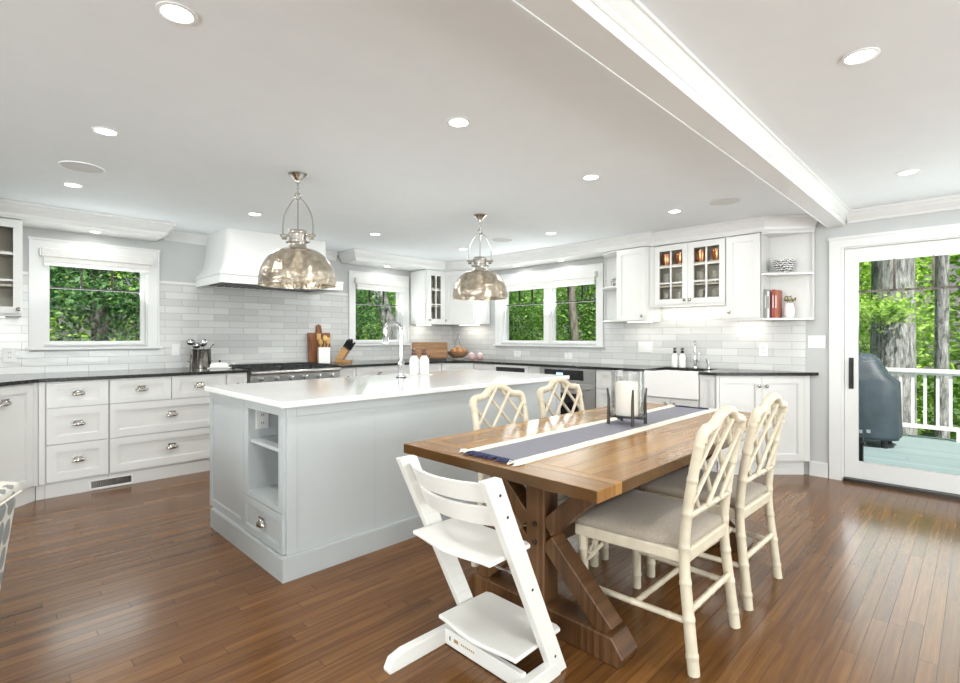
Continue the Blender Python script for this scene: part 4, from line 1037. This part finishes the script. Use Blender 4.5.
# ------------------------------------------------------------------ outlets, switches, vent
def plate_at(label, wall, u, z, w, h, gangs, kind):
    if wall == 'L': t = thing('wall_outlet' if kind == 'o' else 'light_switch', label, 'outlet' if kind == 'o' else 'light switch', loc=(u, YL - .0125, z))
    else: t = thing('wall_outlet' if kind == 'o' else 'light_switch', label, 'outlet' if kind == 'o' else 'light switch', loc=(XD - (.0125 if u > 1.13 else .0006), u, z), rz=RM)
    obj('cover_plate', MB().box(-w / 2, -.006, -h / 2, w / 2, -.0003, h / 2), 'white_plastic', t, bev=.002)
    for k in range(gangs):
        c = (-w / 2) + w * (k + .5) / gangs
        if kind == 'o':
            obj('socket', MB().box(c - .016, -.008, .006, c + .016, -.0062, .034).box(c - .016, -.008, -.034, c + .016, -.0062, -.006), 'white_plastic', t)
            obj('socket_slots', MB().box(c - .008, -.0085, .016, c - .005, -.0081, .026).box(c + .005, -.0085, .016, c + .008, -.0081, .026).box(c - .008, -.0085, -.026, c - .005, -.0081, -.016).box(c + .005, -.0085, -.026, c + .008, -.0081, -.016), 'black_plastic', t)
        else: obj('switch_rocker', MB().box(c - .016, -.009, -.03, c + .016, -.0062, .03), 'white_plastic', t, bev=.001)
plate_at('white wall outlet left of the conifer window sill', 'L', .235, 1.095, .085, .125, 1, 'o')
plate_at('white switch plate left of the steel utensil pot', 'L', 1.49, 1.12, .075, .12, 1, 's')
plate_at('white triple switch plate on the tiles below the tall wall cabinet', 'R', 2.68, 1.137, .17, .115, 3, 's')
plate_at('white outlet on the tiles right of the apron sink tap', 'R', 1.476, 1.125, .075, .12, 1, 'o')
plate_at('white triple switch plate on grey wall next to the patio door casing', 'R', 1.048, 1.205, .135, .115, 3, 's')
plate_at('small white outlet under the left half of the double window', 'R', 4.57, 1.014, .115, .075, 1, 'o')
plate_at('small white outlet under the right half of the double window', 'R', 3.72, 1.010, .115, .075, 1, 'o')
t = thing('floor_register', 'dark slatted heating vent set in the white plinth of the left base cabinets', 'vent', loc=(.825, YF + .0095, .008))
obj('vent_frame', MB().box(-.15, -.006, 0, .15, -.0004, .012).box(-.15, -.006, .068, .15, -.0004, .08).box(-.15, -.006, .012, -.138, -.0004, .068).box(.138, -.006, .012, .15, -.0004, .068), 'white_plastic', t)
obj('vent_back', MB().box(-.138, -.002, .012, .138, -.0005, .068), 'black_iron', t)
f = MB()
for k in range(19): f.box(-.135 + k * .0145, -.006, .012, -.135 + k * .0145 + .005, -.0022, .068)
obj('vent_slats', f, 'nickel', t)

# ------------------------------------------------------------------ taps
def gooseneck(label, loc, rz, h, reach, r, name='kitchen_tap', spring=True):
    t = thing(name, label, 'tap', loc=loc, rz=rz); m = 'chrome'
    obj('tap_base', MB().lathe([(r * 2.1, 0), (r * 2.1, .008), (r * 1.55, .014), (r * 1.5, .10), (r * 1.7, .104), (r * 1.2, .125), (1e-5, .13)], seg=24), m, t)
    P = [(0, 0, .12), (0, 0, h * .55), (0, 0, h * .76)]; R2 = reach / 2
    P += [(-R2 + R2 * math.cos(a), 0, h - R2 + R2 * math.sin(a)) for a in [PI * k / 14 for k in range(0, 15)]]
    P += [(-reach, 0, h - R2 - .03)]
    obj('spout', MB().tube(P, r, 14), m, t)
    if spring:
        c_m = MB()
        for q in range(len(P) - 14, len(P) - 1):
            for u in (0, .33, .66):
                p = Vector(P[q]).lerp(Vector(P[q + 1]), u); dd_ = (Vector(P[q + 1]) - Vector(P[q])).normalized(); c_m.tube([p - dd_ * .0022, p + dd_ * .0022], r * 1.22, 12)
        obj('hose_coil', c_m, m, t)
        S = []; n = 0
        for i in range(n):
            u = i / (n - 1) * (len(P) - 3) + 1; k = int(min(u, len(P) - 2)); p = Vector(P[k]).lerp(Vector(P[k + 1]), u - k); a = u * 9 * 1.9
            S.append(p)
    obj('spray_head', MB().lathe([(r * 1.05, 0), (r * 1.5, -.02), (r * 1.7, -.075), (r * 1.3, -.08), (1e-5, -.08)], (-reach, 0, h - R2 - .025), 18), m, t)
    obj('tap_handle', MB().tube([(0, -r, .07), (0, -r * 2.6, .072), (0.0, -r * 3.0, .09), (.0, -r * 3.3, .155)], [r * .9, r * .8, r * .45, r * .32], 10), m, t)
    return t
gooseneck('tall chrome gooseneck pull-down tap on the white island top', (2.44, 3.315, .9225), math.radians(-44), .43, .125, .0165)
cl = obj('tap_collar', MB().lathe([(.042, 0), (.042, .006), (.036, .008), (1e-5, .008)]), 'black_iron') ; tag(cl, 'flat black ring around the foot of the island tap', 'tap ring'); cl.location = (2.44, 3.315, .9222)
bpy.data.objects['kitchen_tap'].location.z = .9304
gooseneck('chrome arched tap behind the apron sink on the right counter', (5.285, 2.10, .9325), math.radians(20), .27, .15, .011, 'sink_tap')
t = thing('glass_filter_tap', 'slim glass tumbler with chrome valve right of the arched tap', 'tap', loc=(5.285, 1.965, .9325))
obj('valve_body', MB().lathe([(.02, 0), (.02, .01), (.012, .014), (.012, .07), (1e-5, .075)]), 'chrome', t)
obj('valve_lever', MB().tube([(0, 0, .06), (-.04, .0, .065), (-.06, 0, .10)], .006, 8), 'chrome', t)

# soap bottles
def pump_bottle(label, loc, body, pump, h=.13, r=.035, group=None, rz=0):
    t = thing('soap_bottle', label, 'soap bottle', loc=loc, rz=rz, group=group)
    obj('bottle_body', MB().lathe([(r * .96, 0), (r, .006), (r, h * .74), (r * .88, h * .82), (r * .42, h), (1e-5, h)], seg=24), body, t)
    p = obj('pump', MB().lathe([(r * .52, h - .004), (r * .55, h + .022), (r * .25, h + .026), (r * .22, h + .036), (r * .52, h + .038), (r * .52, h + .052), (1e-5, h + .055)], seg=18).tube([(0, 0, h + .046), (-.05, 0, h + .046), (-.060, 0, h + .038)], .007, 8), pump, t)
    return t
tr_ = obj('soap_tray', MB().box(-.12, -.05, 0, .12, .05, .006), 'white_ceramic', loc=(2.74, 3.46, .9225), bev=.002, rot=(0, 0, math.radians(-45))); tag(tr_, 'low white tray under two soap bottles on the island', 'tray')
pump_bottle('white soap bottle with amber pump on the tray, nearer the island tap', (2.712, 3.492, .929), 'white_ceramic', 'amber_plastic', .165, .043, 'soap bottles on the island tray', .9)
pump_bottle('white soap bottle with amber pump on the tray, farther from the island tap', (2.773, 3.431, .929), 'white_ceramic', 'amber_plastic', .165, .043, 'soap bottles on the island tray', .5)
pump_bottle('white soap bottle with black pump, left one behind the apron sink', (5.24, 2.295, .9325), 'white_plastic', 'black_plastic', .15, .032, 'soap bottles behind the apron sink', .3)
pump_bottle('white soap bottle with black pump, right one behind the apron sink', (5.24, 2.215, .9325), 'white_plastic', 'black_plastic', .15, .032, 'soap bottles behind the apron sink', .2)

# ------------------------------------------------------------------ things on the left worktop
t = thing('utensil_pot', 'ribbed stainless steel pot holding ladles and spoons, left of the range', 'utensil pot', loc=(1.665, 5.70, .9325))
pot = MB(); vs = []; fs = []; n = 48
pr = [(.088, 0, 0), (.09, .01, 1), (.09, .165, 1), (.094, .172, 0), (.088, .172, 0), (.084, .15, 0), (.08, .01, 0)]
for r, z, fl in [(a_ * 1.08, b_ * 1.12, c_2) for a_, b_, c_2 in pr]:
    for k in range(n): a = 2 * PI * k / n; rr = r + (.0035 * math.cos(a * 12) if fl else 0); vs.append((rr * math.cos(a), rr * math.sin(a), z))
for i in range(len(pr) - 1):
    for k in range(n): l = (k + 1) % n; fs.append((i * n + k, i * n + l, (i + 1) * n + l, (i + 1) * n + k))
fs.append(tuple(range(n))[::-1]); fs.append(tuple(range((len(pr) - 1) * n, len(pr) * n)))
obj('pot_body', pot.add(vs, fs, True), 'nickel', t)
obj('pot_handle', MB().tube([(.09, 0, .13), (.115, 0, .125), (.115, 0, .07), (.09, 0, .06)], .005, 8), 'nickel', t); obj('pot_handle', MB().tube([(-.09, 0, .13), (-.115, 0, .125), (-.115, 0, .07), (-.09, 0, .06)], .005, 8), 'nickel', t)
def utensil(label, base, dxy, head, mat, group, name):
    px_, py_, *_ = dxy; h = dxy[2]; b_ = Vector(base); e = b_ + Vector((px_, py_, h))
    mb = MB().tube([b_, b_.lerp(e, .85), e], [.004, .0045, .006], 8)
    if head == 'ladle': mb.ball(e, .042, 16, 10, 1, .8, .8)
    elif head == 'spoon': mb.ball(e + Vector((0, 0, .012)), .030, 12, 8, 1, .6, 1.3)
    elif head == 'spat': mb.box(e.x - .025, e.y - .003, e.z - .005, e.x + .025, e.y + .003, e.z + .07)
    else: mb.tube([e, e + Vector((dxy[0], dxy[1], h)).normalized() * .05], [.006, .010], 8)
    o = obj(name, mb, mat); tag(o, label, 'utensil', group)
G = 'steel utensils in the steel pot'
utensil('steel ladle leaning far left out of the steel pot', (1.685, 5.70, .947), (-.105, .02, .25), 'ladle', 'chrome', G, 'ladle')
utensil('steel spoon standing up in the middle of the steel pot', (1.665, 5.68, .947), (.02, -.03, .235), 'spoon', 'chrome', G, 'serving_spoon')
utensil('small steel ladle behind the spoon in the steel pot', (1.665, 5.73, .947), (-.015, .045, .215), 'ladle', 'chrome', G, 'ladle')
utensil('steel spoon right of centre in the steel pot', (1.645, 5.71, .947), (.05, .02, .225), 'spoon', 'chrome', G, 'serving_spoon')
utensil('straight steel handle leaning right out of the steel pot', (1.60, 5.655, .947), (.14, -.01, .19), 'rod', 'nickel', G, 'whisk')
t = thing('butter_dish', 'white lidded butter dish with dark knob beside the steel utensil pot', 'butter dish', loc=(1.785, 5.50, .9325), rz=-.5)
obj('dish_base', MB().box(-.105, -.055, 0, .105, .055, .010), 'white_ceramic', t, bev=.004)
obj('dish_lid', MB().prism([(-.085, .0105), (.085, .0105), (.080, .045), (.06, .058), (-.06, .058), (-.080, .045)], -.04, .04, 'xz'), 'white_ceramic', t, bev=.008)
obj('lid_knob', MB().lathe([(.005, .0585), (.012, .07), (.010, .08), (1e-5, .083)], seg=14), 'black_iron', t)
bt = obj('pepper_mill', MB().lathe([(.014, 0), (.016, .02), (.012, .03), (1e-5, .034)], seg=14), 'black_iron', loc=(1.885, 5.40, .9325)); tag(bt, 'tiny black cap on the worktop touching the left corner of the range', 'cap')
# right of the range
t = thing('cutting_board', 'dark wooden board with handle hole leaning on tiles right of the range', 'cutting board', loc=(3.07, 5.893, .9328)); t.rotation_euler = (math.radians(-5), 0, 0); t.location.y = 5.862
obj('board_body', MB().box(-.15, -.018, 0, .15, 0, .37), 'board_wood', t, bev=.004)
obj('board_handle', MB().prism([(-.04, .3705), (.04, .3705), (.032, .46), (.0, .48), (-.032, .46)], -.018, 0, 'xz'), 'board_wood', t, bev=.004)
obj('board_strap', MB().tube([(0, -.022, .44), (.03, -.026, .39), (0, -.024, .35), (-.03, -.026, .39)], .003, 6, True), 'black_iron', t)
t = thing('utensil_crock', 'square white crock full of golden wooden spoons right of the range', 'utensil crock', loc=(3.05, 5.72, .9325), rz=-.35)
obj('crock_body', MB().box(-.068, -.06, 0, .068, .06, .006).box(-.068, -.06, .006, -.06, .06, .19).box(.06, -.06, .006, .068, .06, .19).box(-.06, -.06, .006, .06, -.052, .19).box(-.06, .052, .006, .06, .06, .19), 'white_ceramic', t)
for k in range(7):
    a = k * 2 * PI / 7; lean = .052; hh = .235 + .045 * (k % 2)
    base = (3.05 + .007 * math.cos(a), 5.72 + .007 * math.sin(a), .942)
    utensil(('golden wooden spoon fanned out of the square white crock' if k % 3 else 'golden wooden spatula fanned out of the square white crock'), base, (lean * math.cos(a), lean * math.sin(a), hh), 'spoon' if k % 3 else 'spat', 'spoon_wood', 'wooden utensils in the white crock', 'wooden_spoon' if k % 3 else 'wooden_spatula')
t = thing('knife_block', 'light wooden knife block with black-handled knives right of the white crock', 'knife block', loc=(3.27, 5.66, .9325), rz=-PI / 4 - .1)
obj('block_body', MB().prism([(-.09, 0), (.03, 0), (.12, .115), (.015, .20)][:0] + [(-.10, 0), (-.01, 0), (.085, .145), (.01, .195)], -.045, .045, 'xz'), 'knife_wood', t, bev=.004)
obj('block_foot', MB().box(-.01, -.045, 0, .11, .045, .03), 'knife_wood', t, bev=.003)
dv = Vector((.085, 0, .13)).normalized()
for k in range(8):
    q = k % 4; rr = k // 4; p0 = Vector((.018 + q * .022, -.025 + rr * .050, .19 - q * .015))
    t2 = thing('kitchen_knife', 'black-handled knife slotted in the light wooden knife block', 'knife', loc=(0, 0, 0), group='knives in the wooden block')
    R = Matrix.Rotation(-PI / 4 - .1, 3, 'Z'); w0 = Vector((3.27, 5.66, .9325)) + R @ (p0 + dv * .008); dw_ = R @ dv
    obj('knife_handle', MB().tube([w0 + dw_ * .006, w0 + dw_ * .05, w0 + dw_ * (.10 + .015 * (k % 3))], [.0115, .0095, .0122], 8), 'black_plastic', t2)
    obj('knife_bolster', MB().tube([w0 + dw_ * .0005, w0 + dw_ * .0055], .0075, 8), 'chrome', t2)
# far corner
t = thing('bread_box', 'long brown wooden bread box on the worktop in the far corner', 'bread box', loc=(4.50, 5.44, .9325), rz=-PI / 4)
obj('box_body', MB().box(-.24, -.09, .02, .24, .10, .245), 'bread_box_wood', t, bev=.008)
obj('box_lid', MB().box(-.225, -.098, .035, .225, -.0905, .215), 'bread_box_wood', t, bev=.003)
obj('box_foot', MB().box(-.23, -.085, 0, .23, .095, .0195), 'black_iron', t)
obj('lid_knob', MB().lathe([(.006, 0), (.011, .012), (1e-5, .016)], M=Matrix.Translation((0, -.098, .06)) @ Matrix.Rotation(PI / 2, 4, 'X')), 'black_iron', t)
t = thing('fruit_basket', 'brown wicker footed basket with tall thin wire handle in the far corner', 'basket', loc=(4.93, 5.33, .9325), rz=-PI / 4)
obj('basket_bowl', MB().lathe([(.05, .02), (.09, .03), (.14, .07), (.155, .11), (.148, .11), (.13, .075), (.08, .04), (1e-5, .035)], seg=30), 'wicker', t)
obj('basket_foot', MB().lathe([(.075, 0), (.08, .006), (.05, .0195), (.04, .0195), (.07, 0)], seg=30), 'white_ceramic', t)
obj('wire_handle', MB().tube(smooth_path([(-.055, 0, .08), (-.045, 0, .2), (-.01, 0, .33), (.02, 0, .37), (.035, 0, .35)], 6), .004, 8).tube(smooth_path([(.05, 0, .08), (.035, 0, .18), (.005, 0, .30), (.0, 0, .34)], 6), .004, 8), 'nickel', t)
R = Matrix.Rotation(-PI / 4, 3, 'Z')
for k in range(7):
    a = k * 2 * PI / 6; rr = .082 if k < 6 else 0; p = Vector((4.93, 5.33, .9325)) + Vector((rr * math.cos(a), rr * math.sin(a), .120 if k < 6 else .155))
    o = obj('fruit', MB().ball((0, 0, 0), .037, 14, 9), 'fruit_orange', loc=p); tag(o, 'round orange-brown fruit heaped in the wicker basket in the far corner', 'fruit', 'fruit in the wicker basket')
for (x, y, lb) in ((5.035, 5.155, 'pinkish patterned lidded jar just right of the fruit basket'), (5.105, 5.062, 'pinkish patterned lidded jar farthest right, beside the double window')):
    t = thing('sugar_jar', lb, 'jar', loc=(x, y, .9325), group='pink jars in the far corner')
    obj('jar_body', MB().lathe([(.03, 0), (.045, .015), (.048, .05), (.038, .075), (1e-5, .075)], seg=20), 'pink_glaze', t)
    obj('jar_lid', MB().lathe([(.04, .0755), (.038, .084), (.012, .092), (.010, .10), (1e-5, .103)], seg=20), 'white_ceramic', t)

# ------------------------------------------------------------------ outdoors
GZ = -1.6
g = struct('floor_ground', MB().box(-40, YL + .6, GZ - .2, 60, 60, GZ).box(XD + .6, -40, GZ - .2, 60, YL + .6, GZ), 'grass_ground')
deck = struct('floor_deck', MB().box(XD + WT + .002, -3.2, -.14, 9.15, 2.3, -.10).box(9.05, -3.2, -.36, 9.15, 2.3, -.141), 'deck_boards')
dp = MB()
for y in (-3, -.4, 2.2): dp.box(8.9, y - .07, GZ, 9.04, y + .07, -.1405)
struct('floor_deck_posts', dp, 'bark_grey')
t = thing('deck_railing', 'white deck railing with square balusters outside the patio door', 'railing', loc=(8.95, 0, -.10))
obj('top_rail', MB().box(-.045, -3.1, .875, .045, 2.25, .925).box(-.02, -3.1, .845, .02, 2.25, .8745), 'railing_white', t)
obj('bottom_rail', MB().box(-.03, -3.1, .13, .03, 2.25, .18), 'railing_white', t)
for y in (-2.75, -.9, .18, 2.2): obj('railing_post', MB().box(-.045, y - .04, 0, .045, y + .04, .1295) if y == .18 else MB().box(-.04, y - .04, 0, .04, y + .04, .8445), 'railing_white', t)
y = -2.6
while y < 2.2:
    if abs(y + .9) > .08: obj('baluster', MB().box(-.017, y - .017, .1805, .017, y + .017, .8445), 'railing_white', t)
    y += .125
t = thing('covered_grill', 'barbecue grill under a dark blue-grey fabric cover on the deck', 'grill', loc=(8.02, 1.13, -.10))
vs = []; fs = []; n = 40
def sq(a, hx, hy, p=4): c, s = math.cos(a), math.sin(a); r = (abs(c / hx) ** p + abs(s / hy) ** p) ** (-1 / p); return c * r, s * r
prof = [(0, .30, .43, .10), (.0, .31, .44, .14), (0, .30, .43, .50), (0, .285, .42, .80), (0, .275, .34, .86), (.02, .25, .27, .97), (.03, .21, .22, 1.07), (.04, .13, .15, 1.135), (.04, .01, .01, 1.15)]
for i, (ox, hx, hy, z) in enumerate(prof):
    for k in range(n):
        a = 2 * PI * k / n; x, y = sq(a, hx, hy); w = 1 + .022 * math.sin(a * 9 + i * .7) * (1 if i < 5 else .4); vs.append((ox + x * w, y * w, z + (.012 * math.sin(a * 5) if i in (3, 4, 5) else 0)))
for i in range(len(prof) - 1):
    for k in range(n): l = (k + 1) % n; fs.append((i * n + k, i * n + l, (i + 1) * n + l, (i + 1) * n + k))
fs.append(tuple(range(n))[::-1]); fs.append(tuple(range((len(prof) - 1) * n, len(prof) * n)))
obj('fabric_cover', MB().add(vs, fs, True), 'grill_cover', t, autosmooth=False)
obj('cover_patch', MB().box(-.322, -.06, .60, -.312, .06, .64).box(-.326, -.10, .17, -.316, -.05, .21).box(-.326, -.18, .18, -.316, -.14, .22), 'book_grey', t)
for sx, sy in ((-1, -1), (-1, 1), (1, -1), (1, 1)): obj('grill_foot', MB().lathe([(.035, 0), (.035, .0995)], (sx * .2, sy * .3, 0), 14), 'black_iron', t)
sp = obj('fence_post', MB().box(-.03, -.03, 0, .03, .03, .30).box(-.045, -.045, .22, .045, .045, .25), 'black_iron', loc=(6.6, .905, -.0995)); tag(sp, 'short dark post standing on the deck by the left edge of the patio door', 'post')

def leafcloud(n, rx, ry, z0, z1, size, seed, droop=0, shape='oval'):
    rd = random.Random(seed); vs = []; fs = []
    clumps = []
    for c in range(70):
        while True:
            x, y, z = rd.uniform(-1, 1), rd.uniform(-1, 1), rd.uniform(-1, 1)
            if x * x + y * y + z * z < 1: break
        if shape == 'cone': h = rd.random(); rr = (1 - h) ** .8 + .08; a = rd.uniform(0, 2 * PI); q = math.sqrt(rd.random()); x, y, z = math.cos(a) * rr * q, math.sin(a) * rr * q, h * 2 - 1
        clumps.append((x * rx, y * ry, z0 + (z + 1) / 2 * (z1 - z0)))
    for i in range(n):
        c = clumps[rd.randrange(len(clumps))]; s = rx * .26
        p = Vector((c[0] + rd.gauss(0, s), c[1] + rd.gauss(0, s), c[2] + rd.gauss(0, s * (.35 if droop else .8))))
        q = math.hypot(p.x, p.y) / (rx * 1.14)
        if q > 1: p.x /= q * (1 + rd.random() * .25); p.y /= q * (1 + rd.random() * .25)
        u = Vector((rd.gauss(0, 1), rd.gauss(0, 1), rd.gauss(0, .5) - droop)).normalized(); w = u.cross(Vector((rd.gauss(0, .6), rd.gauss(0, .6), 1))).normalized()
        L = size * rd.uniform(.6, 1.3); b_ = L * (.22 if droop else .34)
        k = len(vs); vs += [p - u * L * .5, p - w * b_, p + u * L * .5, p + w * b_]; fs.append((k, k + 1, k + 2, k + 3))
    mb = MB(); mb.v = [tuple(v) for v in vs]; mb.f = fs; mb.sm = [False] * len(fs)
    return mb
def mk(mb, mat, nm): me = mb.mesh(nm); me.materials.append(MATS[mat]); return me
CB = mk(leafcloud(20000, 1.5, 1.5, -1.0, 4.6, .10, 3), 'leaf_bright', 'crown'); CM = mk(leafcloud(20000, 1.5, 1.5, -1.0, 4.4, .09, 5), 'leaf_mid', 'crown')
CC = mk(leafcloud(34000, 1.6, 1.6, -1.4, 5.0, .095, 8, .5, 'cone'), 'leaf_conifer', 'crown')
TR = MB().tube([(0, 0, GZ - .05), (.05, 0, 0), (0, .06, 2), (.1, 0, 4.2)], [.15, .12, .10, .05], 10).mesh('trunk'); TR.materials.append(MATS['bark_grey'])
def tree(kind, x, y, sc, rz, label):
    me, nm = {'b': (CB, 'broadleaf_tree'), 'm': (CM, 'leafy_tree'), 'c': (CC, 'conifer_tree')}[kind]
    t = thing(nm, label, 'tree', loc=(x, y, 0), rz=rz, group={'b': 'bright green trees beyond the deck', 'm': 'dense trees beyond the windows', 'c': 'conifers beyond the left window'}[kind])
    o = obj('crown', me, '', t); o.scale = (sc, sc, 1)
    obj('trunk', TR, '', t)
for i, (k, x, y, s, lb) in enumerate([('c', 1.3, 9.0, 1, 'dark green conifer with drooping branches filling the left window'), ('c', -2.6, 9.4, 1, 'dark green conifer outside, left of the one filling the left window'),
        ('c', 4.9, 9.8, .95, 'conifer between the views of the left window and the window with leaning trunk'), ('m', 7.6, 12.4, 1, 'green leafy tree behind the leaning grey trunk'),
        ('m', 11.0, 9.7, 1, 'green leafy tree outside the left half of the double window'), ('m', 11.0, 5.9, 1, 'green leafy tree outside the right half of the double window'),
        ('b', 13.1, 2.1, 1, 'bright green leafy tree beyond the deck behind the massive pale trunk'), ('b', 13.3, -1.7, 1, 'bright green leafy tree at the right edge of the patio door view')]):
    tree(k, x, y, s, i * 1.7, lb)
rd = random.Random(11); wv = []; wf = []
for i in range(70000):
    q = rd.random()
    if i % 7 == 0: cx_, cy_, cz_, sd = (rd.uniform(15.6, 18), rd.uniform(-7, 17), rd.uniform(-1.6, 7), .55) if q < .55 else (rd.uniform(-8, 17), rd.uniform(15, 17.4), rd.uniform(-1.6, 7), .55)
    p = Vector((cx_ + rd.gauss(0, sd), cy_ + rd.gauss(0, sd), cz_ + rd.gauss(0, sd * .7)))
    u = Vector((rd.gauss(0, 1), rd.gauss(0, 1), rd.gauss(0, .5))).normalized(); w = u.cross(Vector((rd.gauss(0, .6), rd.gauss(0, .6), 1))).normalized(); L = .24 * rd.uniform(.6, 1.3)
    k = len(wv); wv += [tuple(p - u * L * .5), tuple(p - w * L * .34), tuple(p + u * L * .5), tuple(p + w * L * .34)]; wf.append((k, k + 1, k + 2, k + 3))
mb = MB(); mb.v = wv; mb.f = wf; mb.sm = [False] * len(wf)
wl = obj('woodland_foliage', mk(mb, 'leaf_bright', 'woodland_foliage'), '')
tag(wl, 'dense bright green woodland foliage far behind all the trees', 'foliage', None, 'stuff')
sp_ = thing('young_tree', 'small bright leafy sapling growing in front of the massive pale trunk', 'tree', loc=(10.25, 1.12, 0))
o = obj('crown', mk(leafcloud(900, .40, .40, 1.5, 1.85, .085, 21), 'leaf_bright', 'crown'), '', sp_)
obj('trunk', MB().tube([(0, 0, GZ - .05), (.03, 0, .3), (0, .02, 1.6)], [.03, .022, .012], 8), 'bark_grey', sp_)
def trunk_tree(label, P, R, mat, lab2=None):
    t = thing('tree_trunk', label, 'tree')
    t.location = (P[0][0], P[0][1], GZ); b_ = Vector(t.location)
    obj('trunk', MB().tube([Vector(p) - b_ for p in P], R, 16), mat, t)
    return t
trunk_tree('massive pale grey-barked trunk right behind the deck railing and grill', [(10.9, 1.06, GZ - .1), (10.9, 1.05, 0), (10.93, 1.05, 3), (10.95, 1.03, 7)], [.36, .31, .285, .26], 'bark_pale')
trunk_tree('slimmer grey trunk in the right part of the patio door view', [(11.6, .46, GZ - .1), (11.6, .47, 1), (11.62, .46, 3), (11.5, .44, 7)], [.11, .095, .09, .08], 'bark_pale')
trunk_tree('leaning grey trunk seen through the window between hood and corner cabinet', [(7.1, 9.0, GZ - .1), (6.72, 9.15, .8), (6.25, 9.3, 2.2), (6.0, 9.4, 4)], [.20, .17, .16, .14], 'bark_pale')
trunk_tree('thin dark trunk outside the right half of the double window', [(9.0, 6.0, GZ - .1), (9.0, 6.05, .8), (8.9, 6.2, 3)], [.11, .09, .08], 'bark_grey')
